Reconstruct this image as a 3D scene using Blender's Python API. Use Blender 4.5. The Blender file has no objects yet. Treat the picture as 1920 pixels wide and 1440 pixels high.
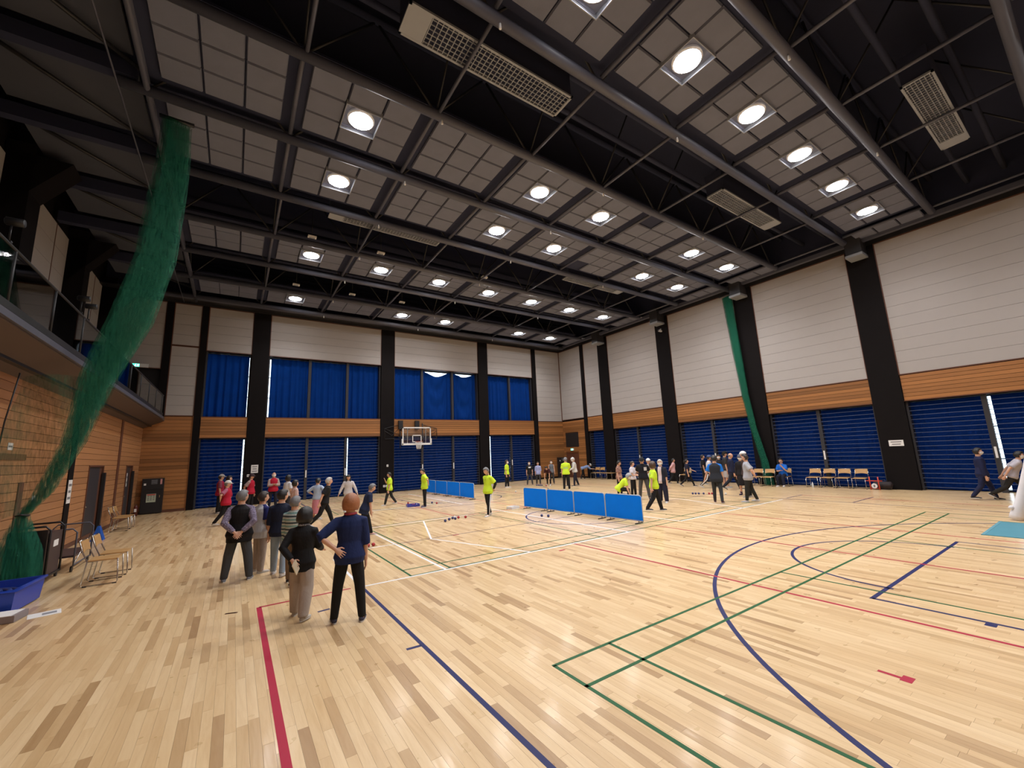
import bpy, bmesh, math, random
import numpy as np
from mathutils import Vector, Matrix
random.seed(7)
R = math.radians
scene = bpy.context.scene
col = scene.collection

# ------------------------------------------------------------------ camera
CAM_H, FPX = 2.08, 768.17
YAW, PITCH, ROLL = 0.594892, 0.167852, -0.0413369
fw = Vector((math.sin(YAW)*math.cos(PITCH), math.cos(YAW)*math.cos(PITCH), math.sin(PITCH)))
rt = Vector((math.cos(YAW), -math.sin(YAW), 0))
up = rt.cross(fw)
r2 = math.cos(ROLL)*rt + math.sin(ROLL)*up
u2 = -math.sin(ROLL)*rt + math.cos(ROLL)*up
cam = bpy.data.objects.new('camera', bpy.data.cameras.new('camera'))
col.objects.link(cam)
cam.matrix_world = Matrix(((r2.x, u2.x, -fw.x, 0), (r2.y, u2.y, -fw.y, 0), (r2.z, u2.z, -fw.z, CAM_H), (0, 0, 0, 1)))
cam.data.sensor_fit = 'HORIZONTAL'; cam.data.sensor_width = 36
cam.data.lens = FPX/1920*36
cam.data.clip_start = .05; cam.data.clip_end = 300
scene.camera = cam

# ------------------------------------------------------------------ daylight and exposure
world = bpy.data.worlds.new('sky'); scene.world = world; world.use_nodes = True
bg = world.node_tree.nodes['Background']
bg.inputs[0].default_value = (.80, .93, 1, 1); bg.inputs[1].default_value = 5.0
scene.view_settings.view_transform = 'Standard'; scene.view_settings.look = 'None'
scene.view_settings.gamma = 1; scene.view_settings.use_curve_mapping = False
scene.view_settings.exposure = 0.0
LAMP = 62.0; SPOT = 900.0
scene.cycles.use_denoising = True; scene.cycles.adaptive_threshold = .025
scene.cycles.max_bounces = 6; scene.cycles.diffuse_bounces = 3; scene.cycles.glossy_bounces = 2
scene.cycles.transparent_max_bounces = 16; scene.cycles.transmission_bounces = 4
scene.cycles.sample_clamp_indirect = 6

def pix(P):
    d = Vector(P)-Vector((0, 0, CAM_H)); z = d.dot(fw)
    if z < .05: return None
    return (960+FPX*d.dot(r2)/z, 720-FPX*d.dot(u2)/z)

# ------------------------------------------------------------------ materials
MC = {}
def newmat(name):
    m = bpy.data.materials.new(name); m.use_nodes = True
    nt = m.node_tree
    return m, nt, nt.nodes['Principled BSDF']
def N(nt, t, **kw):
    n = nt.nodes.new(t)
    for k, v in kw.items(): setattr(n, k, v)
    return n
def mixc(nt, fac, a, b, mode='MIX'):
    n = N(nt, 'ShaderNodeMix', data_type='RGBA', blend_type=mode)
    for s, v in ((0, fac), (6, a), (7, b)):
        if hasattr(v, 'links'): nt.links.new(v, n.inputs[s])
        else: n.inputs[s].default_value = v if s == 0 else (*v[:3], 1)
    return n.outputs[2]
def math2(nt, op, a, b=0.0, clamp=False):
    n = N(nt, 'ShaderNodeMath', operation=op, use_clamp=clamp)
    for s, v in ((0, a), (1, b)):
        if hasattr(v, 'links'): nt.links.new(v, n.inputs[s])
        else: n.inputs[s].default_value = v
    return n.outputs[0]
def vec(nt, space='world', scale=(1, 1, 1)):
    src = N(nt, 'ShaderNodeNewGeometry').outputs['Position'] if space == 'world' else N(nt, 'ShaderNodeTexCoord').outputs['Object']
    mp = N(nt, 'ShaderNodeMapping'); mp.inputs['Scale'].default_value = scale
    nt.links.new(src, mp.inputs[0]); return mp.outputs[0]
def noise(nt, v, scale, detail=3, rough=.55, dist=0):
    n = N(nt, 'ShaderNodeTexNoise'); nt.links.new(v, n.inputs['Vector'])
    n.inputs['Scale'].default_value = scale; n.inputs['Detail'].default_value = detail
    n.inputs['Roughness'].default_value = rough; n.inputs['Distortion'].default_value = dist
    return n.outputs[0]
def bump(nt, bs, h, strength, dist=.01):
    b = N(nt, 'ShaderNodeBump'); b.inputs['Strength'].default_value = strength; b.inputs['Distance'].default_value = dist
    nt.links.new(h, b.inputs['Height']); nt.links.new(b.outputs[0], bs.inputs['Normal'])
def plain(name, c, rough=.5, metal=0, var=.06, bscale=0, bstr=.2, spec=.5, space='world'):
    if name in MC: return MC[name]
    m, nt, bs = newmat(name)
    v = vec(nt, space); n = noise(nt, v, 3.0)
    nt.links.new(mixc(nt, n, [x*(1-var) for x in c], [min(1, x*(1+var)) for x in c]), bs.inputs['Base Color'])
    bs.inputs['Roughness'].default_value = rough; bs.inputs['Metallic'].default_value = metal
    bs.inputs['Specular IOR Level'].default_value = spec
    if bscale: bump(nt, bs, noise(nt, v, bscale), bstr)
    MC[name] = m; return m
def emit(name, c, s):
    if name in MC: return MC[name]
    m, nt, bs = newmat(name)
    bs.inputs['Base Color'].default_value = (*c, 1); bs.inputs['Emission Color'].default_value = (*c, 1)
    bs.inputs['Emission Strength'].default_value = s
    MC[name] = m; return m

def wood_slat(name, c1, c2, amp=.35):
    m, nt, bs = newmat(name)
    oi = N(nt, 'ShaderNodeObjectInfo').outputs['Random']
    v = vec(nt, 'world', (.6, .6, 26))
    cb = N(nt, 'ShaderNodeCombineXYZ'); nt.links.new(math2(nt, 'MULTIPLY', oi, 37.0), cb.inputs[0]); nt.links.new(math2(nt, 'MULTIPLY', oi, 11.0), cb.inputs[2])
    va = N(nt, 'ShaderNodeVectorMath', operation='ADD'); nt.links.new(v, va.inputs[0]); nt.links.new(cb.outputs[0], va.inputs[1])
    g = noise(nt, va.outputs[0], 1.6, 5, .6, .4)
    base = mixc(nt, g, c1, c2)
    tone = math2(nt, 'ADD', math2(nt, 'MULTIPLY', oi, amp), 1-amp*.6)
    cc = N(nt, 'ShaderNodeCombineColor'); [nt.links.new(tone, cc.inputs[i]) for i in range(3)]
    nt.links.new(mixc(nt, 1.0, base, cc.outputs[0], 'MULTIPLY'), bs.inputs['Base Color'])
    bs.inputs['Roughness'].default_value = .42
    bump(nt, bs, g, .15, .004)
    MC[name] = m; return m

def floor_wood():
    m, nt, bs = newmat('maple_floor')
    oi = N(nt, 'ShaderNodeObjectInfo').outputs['Random']
    isl = N(nt, 'ShaderNodeNewGeometry').outputs['Random Per Island']
    rnd = math2(nt, 'FRACT', math2(nt, 'ADD', oi, isl))
    v = vec(nt, 'world', (9, .9, 1))
    cb = N(nt, 'ShaderNodeCombineXYZ'); nt.links.new(math2(nt, 'MULTIPLY', rnd, 71.0), cb.inputs[1]); nt.links.new(math2(nt, 'MULTIPLY', rnd, 29.0), cb.inputs[0])
    va = N(nt, 'ShaderNodeVectorMath', operation='ADD'); nt.links.new(v, va.inputs[0]); nt.links.new(cb.outputs[0], va.inputs[1])
    g = noise(nt, va.outputs[0], 1.1, 5, .62, 2.6)
    g2 = noise(nt, va.outputs[0], .55, 2, .5, 2.2)
    ramp = N(nt, 'ShaderNodeValToRGB'); nt.links.new(rnd, ramp.inputs[0])
    e = ramp.color_ramp.elements
    e[0].position = 0; e[0].color = (.42, .26, .125, 1)
    e[1].position = 1; e[1].color = (.80, .60, .36, 1)
    for p, c in ((.045, (.50, .325, .165)), (.13, (.62, .425, .225)), (.35, (.70, .495, .27)), (.75, (.75, .55, .315))):
        q = e.new(p); q.color = (*c, 1)
    dark = mixc(nt, 1.0, ramp.outputs[0], (.74, .62, .47), 'MULTIPLY')
    k = math2(nt, 'MULTIPLY', math2(nt, 'SUBTRACT', g, .42), 2.4, True)
    k2 = math2(nt, 'MULTIPLY', math2(nt, 'SUBTRACT', g2, .50), 1.8, True)
    c1 = mixc(nt, math2(nt, 'MULTIPLY', k, .50), ramp.outputs[0], dark)
    c2 = mixc(nt, math2(nt, 'MULTIPLY', k2, .55), c1, dark)
    nt.links.new(c2, bs.inputs['Base Color'])
    w = noise(nt, vec(nt, 'world', (1, 1, 1)), 5.5, 2)
    rr = N(nt, 'ShaderNodeMapRange'); nt.links.new(w, rr.inputs[0]); rr.inputs[3].default_value = .22; rr.inputs[4].default_value = .40
    nt.links.new(rr.outputs[0], bs.inputs['Roughness'])
    bs.inputs['Specular IOR Level'].default_value = .5
    bs.inputs['Coat Weight'].default_value = .22; bs.inputs['Coat Roughness'].default_value = .12
    hh = noise(nt, vec(nt, 'world', (12, 2.2, 1)), 1.0, 2)
    b = N(nt, 'ShaderNodeBump'); b.inputs['Strength'].default_value = .11; b.inputs['Distance'].default_value = .02
    nt.links.new(hh, b.inputs['Height']); nt.links.new(b.outputs[0], bs.inputs['Normal']); nt.links.new(b.outputs[0], bs.inputs['Coat Normal'])
    MC['maple_floor'] = m; return m

def curtain_mat(name, c):
    m, nt, bs = newmat(name)
    v = vec(nt); n = noise(nt, v, 2.0); nf = noise(nt, vec(nt, 'world', (60, 60, 8)), 1)
    cc = mixc(nt, n, [x*.8 for x in c], [x*1.2 for x in c])
    nt.links.new(cc, bs.inputs['Base Color']); bs.inputs['Roughness'].default_value = .9
    bs.inputs['Specular IOR Level'].default_value = .08
    bump(nt, bs, nf, .1, .004)
    tr = N(nt, 'ShaderNodeBsdfTranslucent'); nt.links.new(cc, tr.inputs[0])
    mx = N(nt, 'ShaderNodeMixShader'); mx.inputs[0].default_value = .12
    nt.links.new(bs.outputs[0], mx.inputs[1]); nt.links.new(tr.outputs[0], mx.inputs[2])
    nt.links.new(mx.outputs[0], nt.nodes['Material Output'].inputs[0])
    MC[name] = m; return m

def net_mat(name, c, alpha):
    m, nt, bs = newmat(name)
    n = noise(nt, vec(nt, 'world', (16, 16, 2.5)), 2.0, 3)
    bs.inputs['Base Color'].default_value = (*c, 1); bs.inputs['Roughness'].default_value = .8
    tp = N(nt, 'ShaderNodeBsdfTransparent')
    mx = N(nt, 'ShaderNodeMixShader')
    f = math2(nt, 'ADD', math2(nt, 'MULTIPLY', n, 1.3), alpha-.65, True)
    nt.links.new(f, mx.inputs[0]); nt.links.new(tp.outputs[0], mx.inputs[1]); nt.links.new(bs.outputs[0], mx.inputs[2])
    nt.links.new(mx.outputs[0], nt.nodes['Material Output'].inputs[0])
    MC[name] = m; return m

def glass_mat(name, tint=(.95, .98, 1), refl=.1, rough=.03):
    m, nt, bs = newmat(name)
    tp = N(nt, 'ShaderNodeBsdfTransparent'); tp.inputs[0].default_value = (*tint, 1)
    gl = N(nt, 'ShaderNodeBsdfGlossy'); gl.inputs['Roughness'].default_value = rough
    fr = N(nt, 'ShaderNodeFresnel'); fr.inputs[0].default_value = 1.5
    mx = N(nt, 'ShaderNodeMixShader'); nt.links.new(math2(nt, 'ADD', math2(nt, 'MULTIPLY', fr.outputs[0], .9), refl-.04, True), mx.inputs[0])
    nt.links.new(tp.outputs[0], mx.inputs[1]); nt.links.new(gl.outputs[0], mx.inputs[2])
    nt.links.new(mx.outputs[0], nt.nodes['Material Output'].inputs[0])
    MC[name] = m; return m

M_FLOOR = floor_wood()
M_SUB = plain('subfloor_dark', (.12, .075, .04), .8)
M_WOOD = wood_slat('wall_wood', (.27, .112, .036), (.40, .18, .062), .6)
M_WOODL = wood_slat('side_wall_wood', (.36, .165, .068), (.48, .24, .105), .3)
M_BEIGE = plain('beige_panel', (.395, .372, .362), .75, var=.03, bscale=180, bstr=.05)
M_TRIM = plain('brown_trim', (.12, .045, .025), .5)
M_COL = plain('dark_column', (.009, .0075, .008), .7, var=.15, bscale=8, bstr=.05, spec=.08)
M_JAMB = plain('grey_jamb', (.030, .030, .036), .5)
M_BLACK = plain('black_steel', (.012, .012, .015), .5)
M_TILE = plain('ceiling_tile', (.150, .164, .225), .85, var=.1, bscale=60, bstr=.3)
M_VOID = plain('ceiling_void', (.020, .025, .058), .9)
M_TUBE = plain('ceiling_tube', (.080, .085, .118), .5)
M_WHITE = plain('white_paint', (.75, .75, .75), .45, var=.02)
M_GRILLE = plain('grille_metal', (.28, .30, .34), .5)
M_CHROME = plain('chrome', (.55, .54, .52), .22, 1, var=.03)
M_CHAIRW = plain('chair_wood', (.50, .29, .115), .4, var=.12)
M_GLASS = glass_mat('window_glass')
M_DKGLASS = glass_mat('rail_glass', (.30, .28, .29), .06, .02)
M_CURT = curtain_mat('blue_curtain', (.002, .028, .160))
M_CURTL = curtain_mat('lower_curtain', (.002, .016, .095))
M_BAR = plain('guard_bar', (.055, .08, .17), .4)
M_NET = net_mat('green_net', (.002, .15, .085), .29)
M_NETT = net_mat('thin_green_net', (.02, .10, .045), .30)
M_LAMP = emit('lamp_glow', (1, .97, .96), LAMP)
M_BLUE = plain('line_blue', (.007, .012, .095), .45, spec=.3)
M_RED = plain('line_red', (.40, .008, .042), .45, spec=.3)
M_GREEN = plain('line_green', (.005, .095, .025), .45, spec=.3)
M_TAPE = plain('tape_white', (.78, .78, .80), .4, var=.02)
M_PURP = plain('line_indigo', (.04, .025, .09), .45, spec=.3)
M_DIV = plain('divider_cloth', (.0, .19, .92), .7, var=.06, bscale=5, bstr=.3, spec=.12)
M_SKIN = plain('skin', (.60, .34, .235), .5, var=.05)
M_PAPER = plain('paper', (.78, .78, .78), .7, var=.02)
M_INK = plain('ink_grey', (.18, .18, .19), .7)

# ------------------------------------------------------------------ mesh helpers
def link(o, parent=None):
    col.objects.link(o)
    if parent: o.parent = parent
    return o
def tag(o, label=None, cat=None, group=None, kind=None):
    if label: o['label'] = label
    if cat: o['category'] = cat
    if group: o['group'] = group
    if kind: o['kind'] = kind
    return o
def empty(name, loc=(0, 0, 0), rz=0, label=None, cat=None, group=None, kind=None):
    o = bpy.data.objects.new(name, None); col.objects.link(o)
    o.location = loc; o.rotation_euler = (0, 0, rz); o.empty_display_size = .1
    return tag(o, label, cat, group, kind)
class MB:
    def __init__(s): s.v = []; s.f = []; s.sm = []
    def add(s, v, f, smooth=False):
        n = len(s.v); s.v += [tuple(p) for p in v]; s.f += [tuple(i+n for i in q) for q in f]; s.sm += [smooth]*len(f); return s
    def box(s, c, d, rot=None):
        hx, hy, hz = d[0]/2, d[1]/2, d[2]/2
        p = [Vector((x, y, z)) for x in (-hx, hx) for y in (-hy, hy) for z in (-hz, hz)]
        if rot: p = [rot @ q for q in p]
        p = [q+Vector(c) for q in p]
        return s.add(p, [(0, 1, 3, 2), (4, 6, 7, 5), (0, 4, 5, 1), (2, 3, 7, 6), (0, 2, 6, 4), (1, 5, 7, 3)])
    def bb(s, a, b): return s.box([(a[i]+b[i])/2 for i in range(3)], [abs(b[i]-a[i]) for i in range(3)])
    def tube(s, pts, r, n=8, side=None, closed=False, smooth=True, cap=True):
        pts = [Vector(p) for p in pts]; m = len(pts); rings = []; sv = Vector(side) if side else None
        for i, p in enumerate(pts):
            a = pts[i-1] if (i > 0 or closed) else p; b = pts[(i+1) % m] if (i < m-1 or closed) else p
            t = (b-a).normalized() if (b-a).length > 1e-9 else Vector((0, 0, 1))
            if sv is None: sv = Vector((1, 0, 0)) if abs(t.x) < .9 else Vector((0, 1, 0))
            u = (sv-t*sv.dot(t))
            if u.length < 1e-4: u = t.orthogonal()
            u.normalize(); w = t.cross(u); sv = u
            rr = r[i] if isinstance(r, (list, tuple)) else r
            rx, ry = rr if isinstance(rr, (list, tuple)) else (rr, rr)
            rings.append([p+u*rx*math.cos(2*math.pi*k/n)+w*ry*math.sin(2*math.pi*k/n) for k in range(n)])
        v = [q for rg in rings for q in rg]; f = []
        for i in range(m if closed else m-1):
            j = (i+1) % m
            for k in range(n): f.append((i*n+k, i*n+(k+1) % n, j*n+(k+1) % n, j*n+k))
        if cap and not closed:
            f.append(tuple(reversed(range(n)))); f.append(tuple((m-1)*n+k for k in range(n)))
        return s.add(v, f, smooth)
    def ell(s, c, rad, fn=None, nu=16, nv=10, rot=None):
        v = []; f = []
        for j in range(nv+1):
            th = math.pi*j/nv
            for i in range(nu):
                ph = 2*math.pi*i/nu
                d = Vector((math.sin(th)*math.cos(ph), math.sin(th)*math.sin(ph), math.cos(th)))
                p = fn(d) if fn else Vector((d.x*rad[0], d.y*rad[1], d.z*rad[2]))
                if rot: p = rot @ p
                v.append(p+Vector(c))
        for j in range(nv):
            for i in range(nu):
                a, b = j*nu+i, j*nu+(i+1) % nu
                if j == 0: f.append((a, b+nu, a+nu)[::-1])
                elif j == nv-1: f.append((a, b, b+nu)[::-1])
                else: f.append((a, b, b+nu, a+nu)[::-1])
        return s.add(v, f, True)
    def mesh(s, name, mat):
        me = bpy.data.meshes.new(name); me.from_pydata(s.v, [], s.f)
        if any(s.sm): me.polygons.foreach_set('use_smooth', s.sm)
        if mat: me.materials.append(mat)
        me.update(); return me
    def build(s, name, mat, parent=None, **kw):
        o = bpy.data.objects.new(name, s.mesh(name, mat)); link(o, parent); return tag(o, **kw)
UB = {}
def piece(name, parent, a, b, mat, **kw):
    """one box between two corners; alike pieces share one unit mesh per material"""
    if mat.name not in UB: UB[mat.name] = MB().box((0, 0, 0), (1, 1, 1)).mesh('unit_'+mat.name, mat)
    o = bpy.data.objects.new(name, UB[mat.name]); link(o, parent)
    o.location = [(a[i]+b[i])/2 for i in range(3)]; o.scale = [max(1e-4, abs(b[i]-a[i])) for i in range(3)]
    return tag(o, **kw)
def copy_tree(o, parent=None):
    c = o.copy(); col.objects.link(c); c.parent = parent
    for ch in o.children: copy_tree(ch, c)
    return c
ORD = ['first', 'second', 'third', 'fourth', 'fifth', 'sixth', 'seventh', 'eighth', 'ninth', 'tenth']

# room extents
XL, XR, YN, YF, ZC = -3.7, 22.5, -5.2, 26.0, 10.4

# ------------------------------------------------------------------ floor with planks and painted lines
floor = empty('floor', kind='structure')
piece('subfloor', floor, (-6, YN-.4, -.3), (23.4, 27, -.012), M_SUB)
PW = .08
rng = random.Random(3)
planks = []
x = XL
while x < XR+.6:
    y = YN-rng.random()*.9
    while y < YF+.55:
        L = rng.choice((.45, .6, .75, .9, .9, 1.2))
        planks.append((x, y, L)); y += L
    x += PW
def plank_area(p):
    q = [pix((p[0]+dx, p[1]+dy, 0)) for dx, dy in ((0, 0), (PW, 0), (PW, p[2]), (0, p[2]))]
    if any(k is None for k in q): return 0
    if not any(0 <= k[0] <= 1920 and 0 <= k[1] <= 1440 for k in q): return 0
    q = [(min(1920, max(0, a)), min(1440, max(0, b))) for a, b in q]
    return abs(sum(q[i][0]*q[(i+1) % 4][1]-q[(i+1) % 4][0]*q[i][1] for i in range(4)))/2
ar = [plank_area(p) for p in planks]
near = set(sorted(range(len(planks)), key=lambda i: -ar[i])[:300])
rest = MB(); PM = {}
for i, (x, y, L) in enumerate(planks):
    g = .0006; a = (x+g, y+g, -.012); b = (x+PW-g, y+L-g, 0)
    if i in near:
        if L not in PM: PM[L] = MB().box((0, 0, 0), (PW-2*g, L-2*g, .012)).mesh('plank', M_FLOOR)
        o = bpy.data.objects.new('plank', PM[L]); link(o, floor); o.location = (x+PW/2, y+L/2, -.006)
    else:
        v = [(a[0], a[1], 0), (b[0], a[1], 0), (b[0], b[1], 0), (a[0], b[1], 0), (a[0], a[1], -.012), (b[0], a[1], -.012), (b[0], b[1], -.012), (a[0], b[1], -.012)]
        rest.add(v, [(0, 1, 2, 3), (0, 4, 5, 1), (1, 5, 6, 2), (2, 6, 7, 3), (3, 7, 4, 0)])
rest.build('plank_field', M_FLOOR, floor, kind='stuff')

def strip(name, pts, w, mat, parent, z=.0012, **kw):
    """painted line or tape: a flat ribbon following a ground polyline"""
    pts = [Vector((p[0], p[1], 0)) for p in pts]; v = []
    for i, p in enumerate(pts):
        a = pts[max(0, i-1)]; b = pts[min(len(pts)-1, i+1)]
        t = (b-a).normalized(); n = Vector((-t.y, t.x, 0))
        for s in (-1, 1):
            for zz in (0.0002, z): v.append((p.x+n.x*w/2*s, p.y+n.y*w/2*s, zz))
    f = []
    for i in range(len(pts)-1):
        a, b = i*4, i*4+4
        f += [(a+1, a+3, b+3, b+1), (a, a+1, b+1, b), (a+3, a+2, b+2, b+3)]
    return MB().add(v, f).build(name, mat, parent, **kw)
def arc(cx, cy, r, a0, a1, n=64): return [(cx+r*math.cos(R(a0+(a1-a0)*i/n)), cy+r*math.sin(R(a0+(a1-a0)*i/n))) for i in range(n+1)]
BX = 9.55
# basketball (blue)
for nm, pts in (('sideline', [(1.885, -3.56), (1.885, 7.44)]), ('sideline', [(17.2, -3.56), (17.2, 24.46)]),
                ('end_line', [(1.9, -3.56), (17.2, -3.56)]), ('end_line', [(1.9, 24.46), (17.2, 24.46)]),
                ('centre_line', [(3.44, 10.45), (17.2, 10.45)]), ('bench_mark', [(1.70, 4.8), (1.87, 4.79)]), ('bench_mark', [(1.1, 6.72), (1.26, 6.74)])):
    strip(nm, pts, .05 if nm != 'centre_line' else .035, M_BLUE if nm != 'centre_line' else M_PURP, floor)
strip('centre_circle', arc(BX, 10.45, 1.77, 0, 360), .05, M_BLUE, floor)
for s, yb in ((1, -3.56), (-1, 24.46)):
    hy = yb+s*1.58; ft = yb+s*5.8
    strip('three_point_arc', [(BX-6.6, yb)]+[(BX+6.75*math.cos(R(t)), hy+s*6.75*math.sin(R(t))) for t in np.linspace(168, 12, 70)]+[(BX+6.6, yb)], .055, M_BLUE, floor)
    strip('free_throw_line', [(BX-2.46, ft), (BX+2.46, ft)], .055, M_BLUE, floor)
    for sx in (-1, 1):
        strip('key_line', [(BX+sx*2.43, yb), (BX+sx*2.43, ft)], .05, M_BLUE, floor)
        for yy in (4.75, 3.9): strip('key_mark', [(BX+sx*2.46, yb+s*yy), (BX+sx*2.56, yb+s*yy)], .09, M_BLUE, floor)
    strip('free_throw_arc', [(BX+1.8*math.cos(R(t)), ft+s*1.8*math.sin(R(t))) for t in np.linspace(-2, 182, 40)], .05, M_BLUE, floor)
# badminton (green)
for y1 in (3.52, 13.62, 23.72):
    y0 = y1-6.1; x0, x1 = 2.745, 16.15
    for yy in (y0, y0+.46, y1-.46, y1): strip('badminton_line', [(x0-.02, yy), (x1+.02, yy)], .04, M_GREEN, floor, .0016)
    for xx in (x0, x0+.77, 7.5, 11.4, x1-.77, x1): strip('badminton_line', [(xx, y0), (xx, y1)], .04, M_GREEN, floor, .0016)
    for xa, xb in ((x0, 7.5), (11.4, x1)) if y1 != 13.62 else (): strip('badminton_line', [(xa, (y0+y1)/2), (xb, (y0+y1)/2)], .04, M_GREEN, floor, .0016)
# volleyball (red)
for y0, y1 in ((-1.5, 7.52), (13.45, 22.6)):
    for xx, w in ((.43, .065), (6.55, .05), (9.57, .05), (12.6, .05), (18.6, .05)): strip('volleyball_line', [(xx, y0), (xx, y1)], w, M_RED, floor, .0014)
    for yy in (y0, y1): strip('volleyball_line', [(.43, yy), (1.72, yy)] if yy == 7.52 else [(.43, yy), (18.6, yy)], .05, M_RED, floor, .0014)
    strip('service_mark', [(.02, 7.54), (.17, 7.49)], .04, M_RED, floor)
for p in ([(17.4, 7.57), (18.74, 7.57)], [(17.3, 5.51), (19.25, 5.5)]): strip('substitution_mark', p, .05, M_PURP, floor)
piece('position_mark', floor, (4.93, 1.38, .0003), (5.05, 1.46, .0016), M_RED)
piece('position_mark', floor, (4.96, 1.46, .0003), (5.0, 1.62, .0016), M_RED)
piece('position_mark', floor, (5.86, 7.1, .0003), (6.02, 7.16, .0016), M_RED)
piece('position_mark', floor, (4.95, 10.38, .0003), (5.12, 10.44, .0019), M_RED)
# boccia tape laid over the floor for the day
for nm, pts, lab in (
    ('floor_tape', [(1.93, 7.48), (8.47, 7.43)], 'white tape along the near edge of the left ball court'),
    ('floor_tape', [(3.42, 13.4), (3.40, 7.48)], 'white tape running away between the two green lines at left'),
    ('floor_tape', [(5.30, 13.36), (4.33, 10.40), (5.35, 7.47)], 'white V-shaped tape in the middle of the near ball court'),
    ('floor_tape', [(2.4, 13.42), (7.0, 13.46)], 'white tape across the far edge of the near ball court'),
    ('floor_tape', [(8.33, 14.6), (8.42, 7.45)], 'white tape on the near court beside the front blue dividers'),
    ('floor_tape', [(8.52, 23.8), (8.36, 16.6)], 'white tape on the far court beside the back blue dividers'),
    ('floor_tape', [(4.6, 17.7), (7.9, 17.66)], 'white tape under the feet of the yellow-shirted referee on hips'),
    ('floor_tape', [(2.62, 10.47), (3.42, 10.45)], 'short white tape beside the pair of red balls'),
    ('floor_tape', [(1.88, 7.5), (1.9, 9.9)], 'pale tape continuing the blue sideline behind the red-haired person'),
    ('floor_tape', [(10.6, 7.45), (16.9, 7.5)], 'white tape along the near edge of the right ball court'),
    ('floor_tape', [(10.62, 13.5), (10.6, 7.45)], 'white tape on the right court beside the front blue dividers'),
    ('floor_tape', [(14.0, 7.5), (15.0, 10.4), (14.1, 13.4)], 'white V-shaped tape in the right ball court'),
    ('floor_tape', [(10.6, 13.5), (16.9, 13.5)], 'white tape across the far edge of the right ball court')):
    tag(strip(nm, pts, .05, M_TAPE, None, .0024), lab, 'floor tape', 'ball court tape')

# ------------------------------------------------------------------ walls
def slats(wall, axis, fixed, lo, hi, z0, z1, n, mat, depth=.04, gap=.012, name='slat'):
    """horizontal boards on a wall; axis 'x' = far wall (fixed y), 'y' = side walls (fixed x, depth>0 goes outward)"""
    h = (z1-z0)/n
    for k in range(n):
        a, b = z0+k*h+gap/2, z0+(k+1)*h-gap/2
        if axis == 'x': piece(name, wall, (lo, fixed, a), (hi, fixed+depth, b), mat)
        else: piece(name, wall, (fixed, lo, a), (fixed+depth, hi, b), mat)
wf = empty('wall_far', kind='structure'); wr = empty('wall_right', kind='structure')
wl = empty('wall_left', kind='structure'); wn = empty('wall_near', kind='structure')

def window(n, axis, lo, hi, z0, z1, mull, bars, wallface, label):
    """opening with frame, panes and (low ones) horizontal ball-guard bars"""
    w = empty('window_%d' % n, kind='structure'); tag(w, label)
    sgn = 1
    def P(u, d, z): return (u, wallface+d, z) if axis == 'x' else (wallface+d, u, z)
    def pc(nm, u0, u1, d0, d1, za, zb, m, **k): return piece(nm, w, P(u0, d0, za), P(u1, d1, zb), m, **k)
    pc('frame_rail', lo, hi, .52, .58, z0, z0+.07, M_JAMB); pc('frame_rail', lo, hi, .52, .58, z1-.07, z1, M_JAMB)
    pc('jamb', lo, lo+.07, .12, .58, z0, z1, M_JAMB); pc('jamb', hi-.07, hi, .12, .58, z0, z1, M_JAMB)
    us = [lo]+list(mull)+[hi]
    for m in mull:
        pc('mullion', m-.07, m+.07, .14, .33, z0, z1, M_JAMB)
        if bars:
            pc('notice_strip', m-.03, m+.03, .125, .138, 1.22, 1.62, M_PAPER)
    for a, b in zip(us[:-1], us[1:]):
        pc('pane', a, b, .545, .555, z0+.05, z1-.05, M_GLASS)
        nz = 3
        for k in range(1, nz): pc('glazing_bar', a, b, .53, .57, z0+(z1-z0)*k/nz-.02, z0+(z1-z0)*k/nz+.02, M_JAMB)
        if bars:
            for k in range(19):
                zz = .12+k*(z1-.25)/18.5
                pc('guard_bar', a+.05, b-.05, .16, .185, zz-.011, zz+.011, M_BAR)
    return w

CUR = []
def curtain(axis, lo, hi, z0, z1, face, label, mat, seed, sag=0, d=.42, amp=.07):
    rg = random.Random(seed); nw = max(3, int((hi-lo)*3.2)); cols = max(24, nw*9); rows = 30 if sag else 10
    ph = rg.random()*6; ph2 = rg.random()*6; v = []; f = []
    for j in range(rows+1):
        t = j/rows
        for i in range(cols+1):
            s = i/cols; u = lo+(hi-lo)*s
            dd = amp*(.55+.45*t)*math.sin(2*math.pi*nw*s+ph+.5*math.sin(3*s*6+ph2))+.025*math.sin(2*math.pi*nw*.37*s+ph2+t)
            zt = z1; z = zt+(z0-zt)*t
            if sag:
                b = max(0, math.sin(math.pi*min(1, max(0, (s-.08)/.84))))
                z -= sag*b**1.2*(1-t)**1.6
                dd = dd*(1-.75*b)-.085*math.sin(15*(t-.45*b))*b*(1-.4*t)
            z += .012*math.sin(2*math.pi*nw*s+1) if j == rows else 0
            v.append((u, face+d+dd, z) if axis == 'x' else (face+d+dd, u, z))
    for j in range(rows):
        for i in range(cols):
            a = j*(cols+1)+i; f.append((a, a+1, a+cols+2, a+cols+1))
    root = empty('curtain', label=label, cat='curtain', group='blue blackout curtains')
    c = MB().add(v, f, True).build('cloth', mat, root)
    zr = z1+.03
    p = [(lo, face+d, zr), (hi, face+d, zr)] if axis == 'x' else [(face+d, lo, zr), (face+d, hi, zr)]
    MB().tube(p, .02, 6).build('curtain_rail', M_JAMB, root)
    return root

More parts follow.
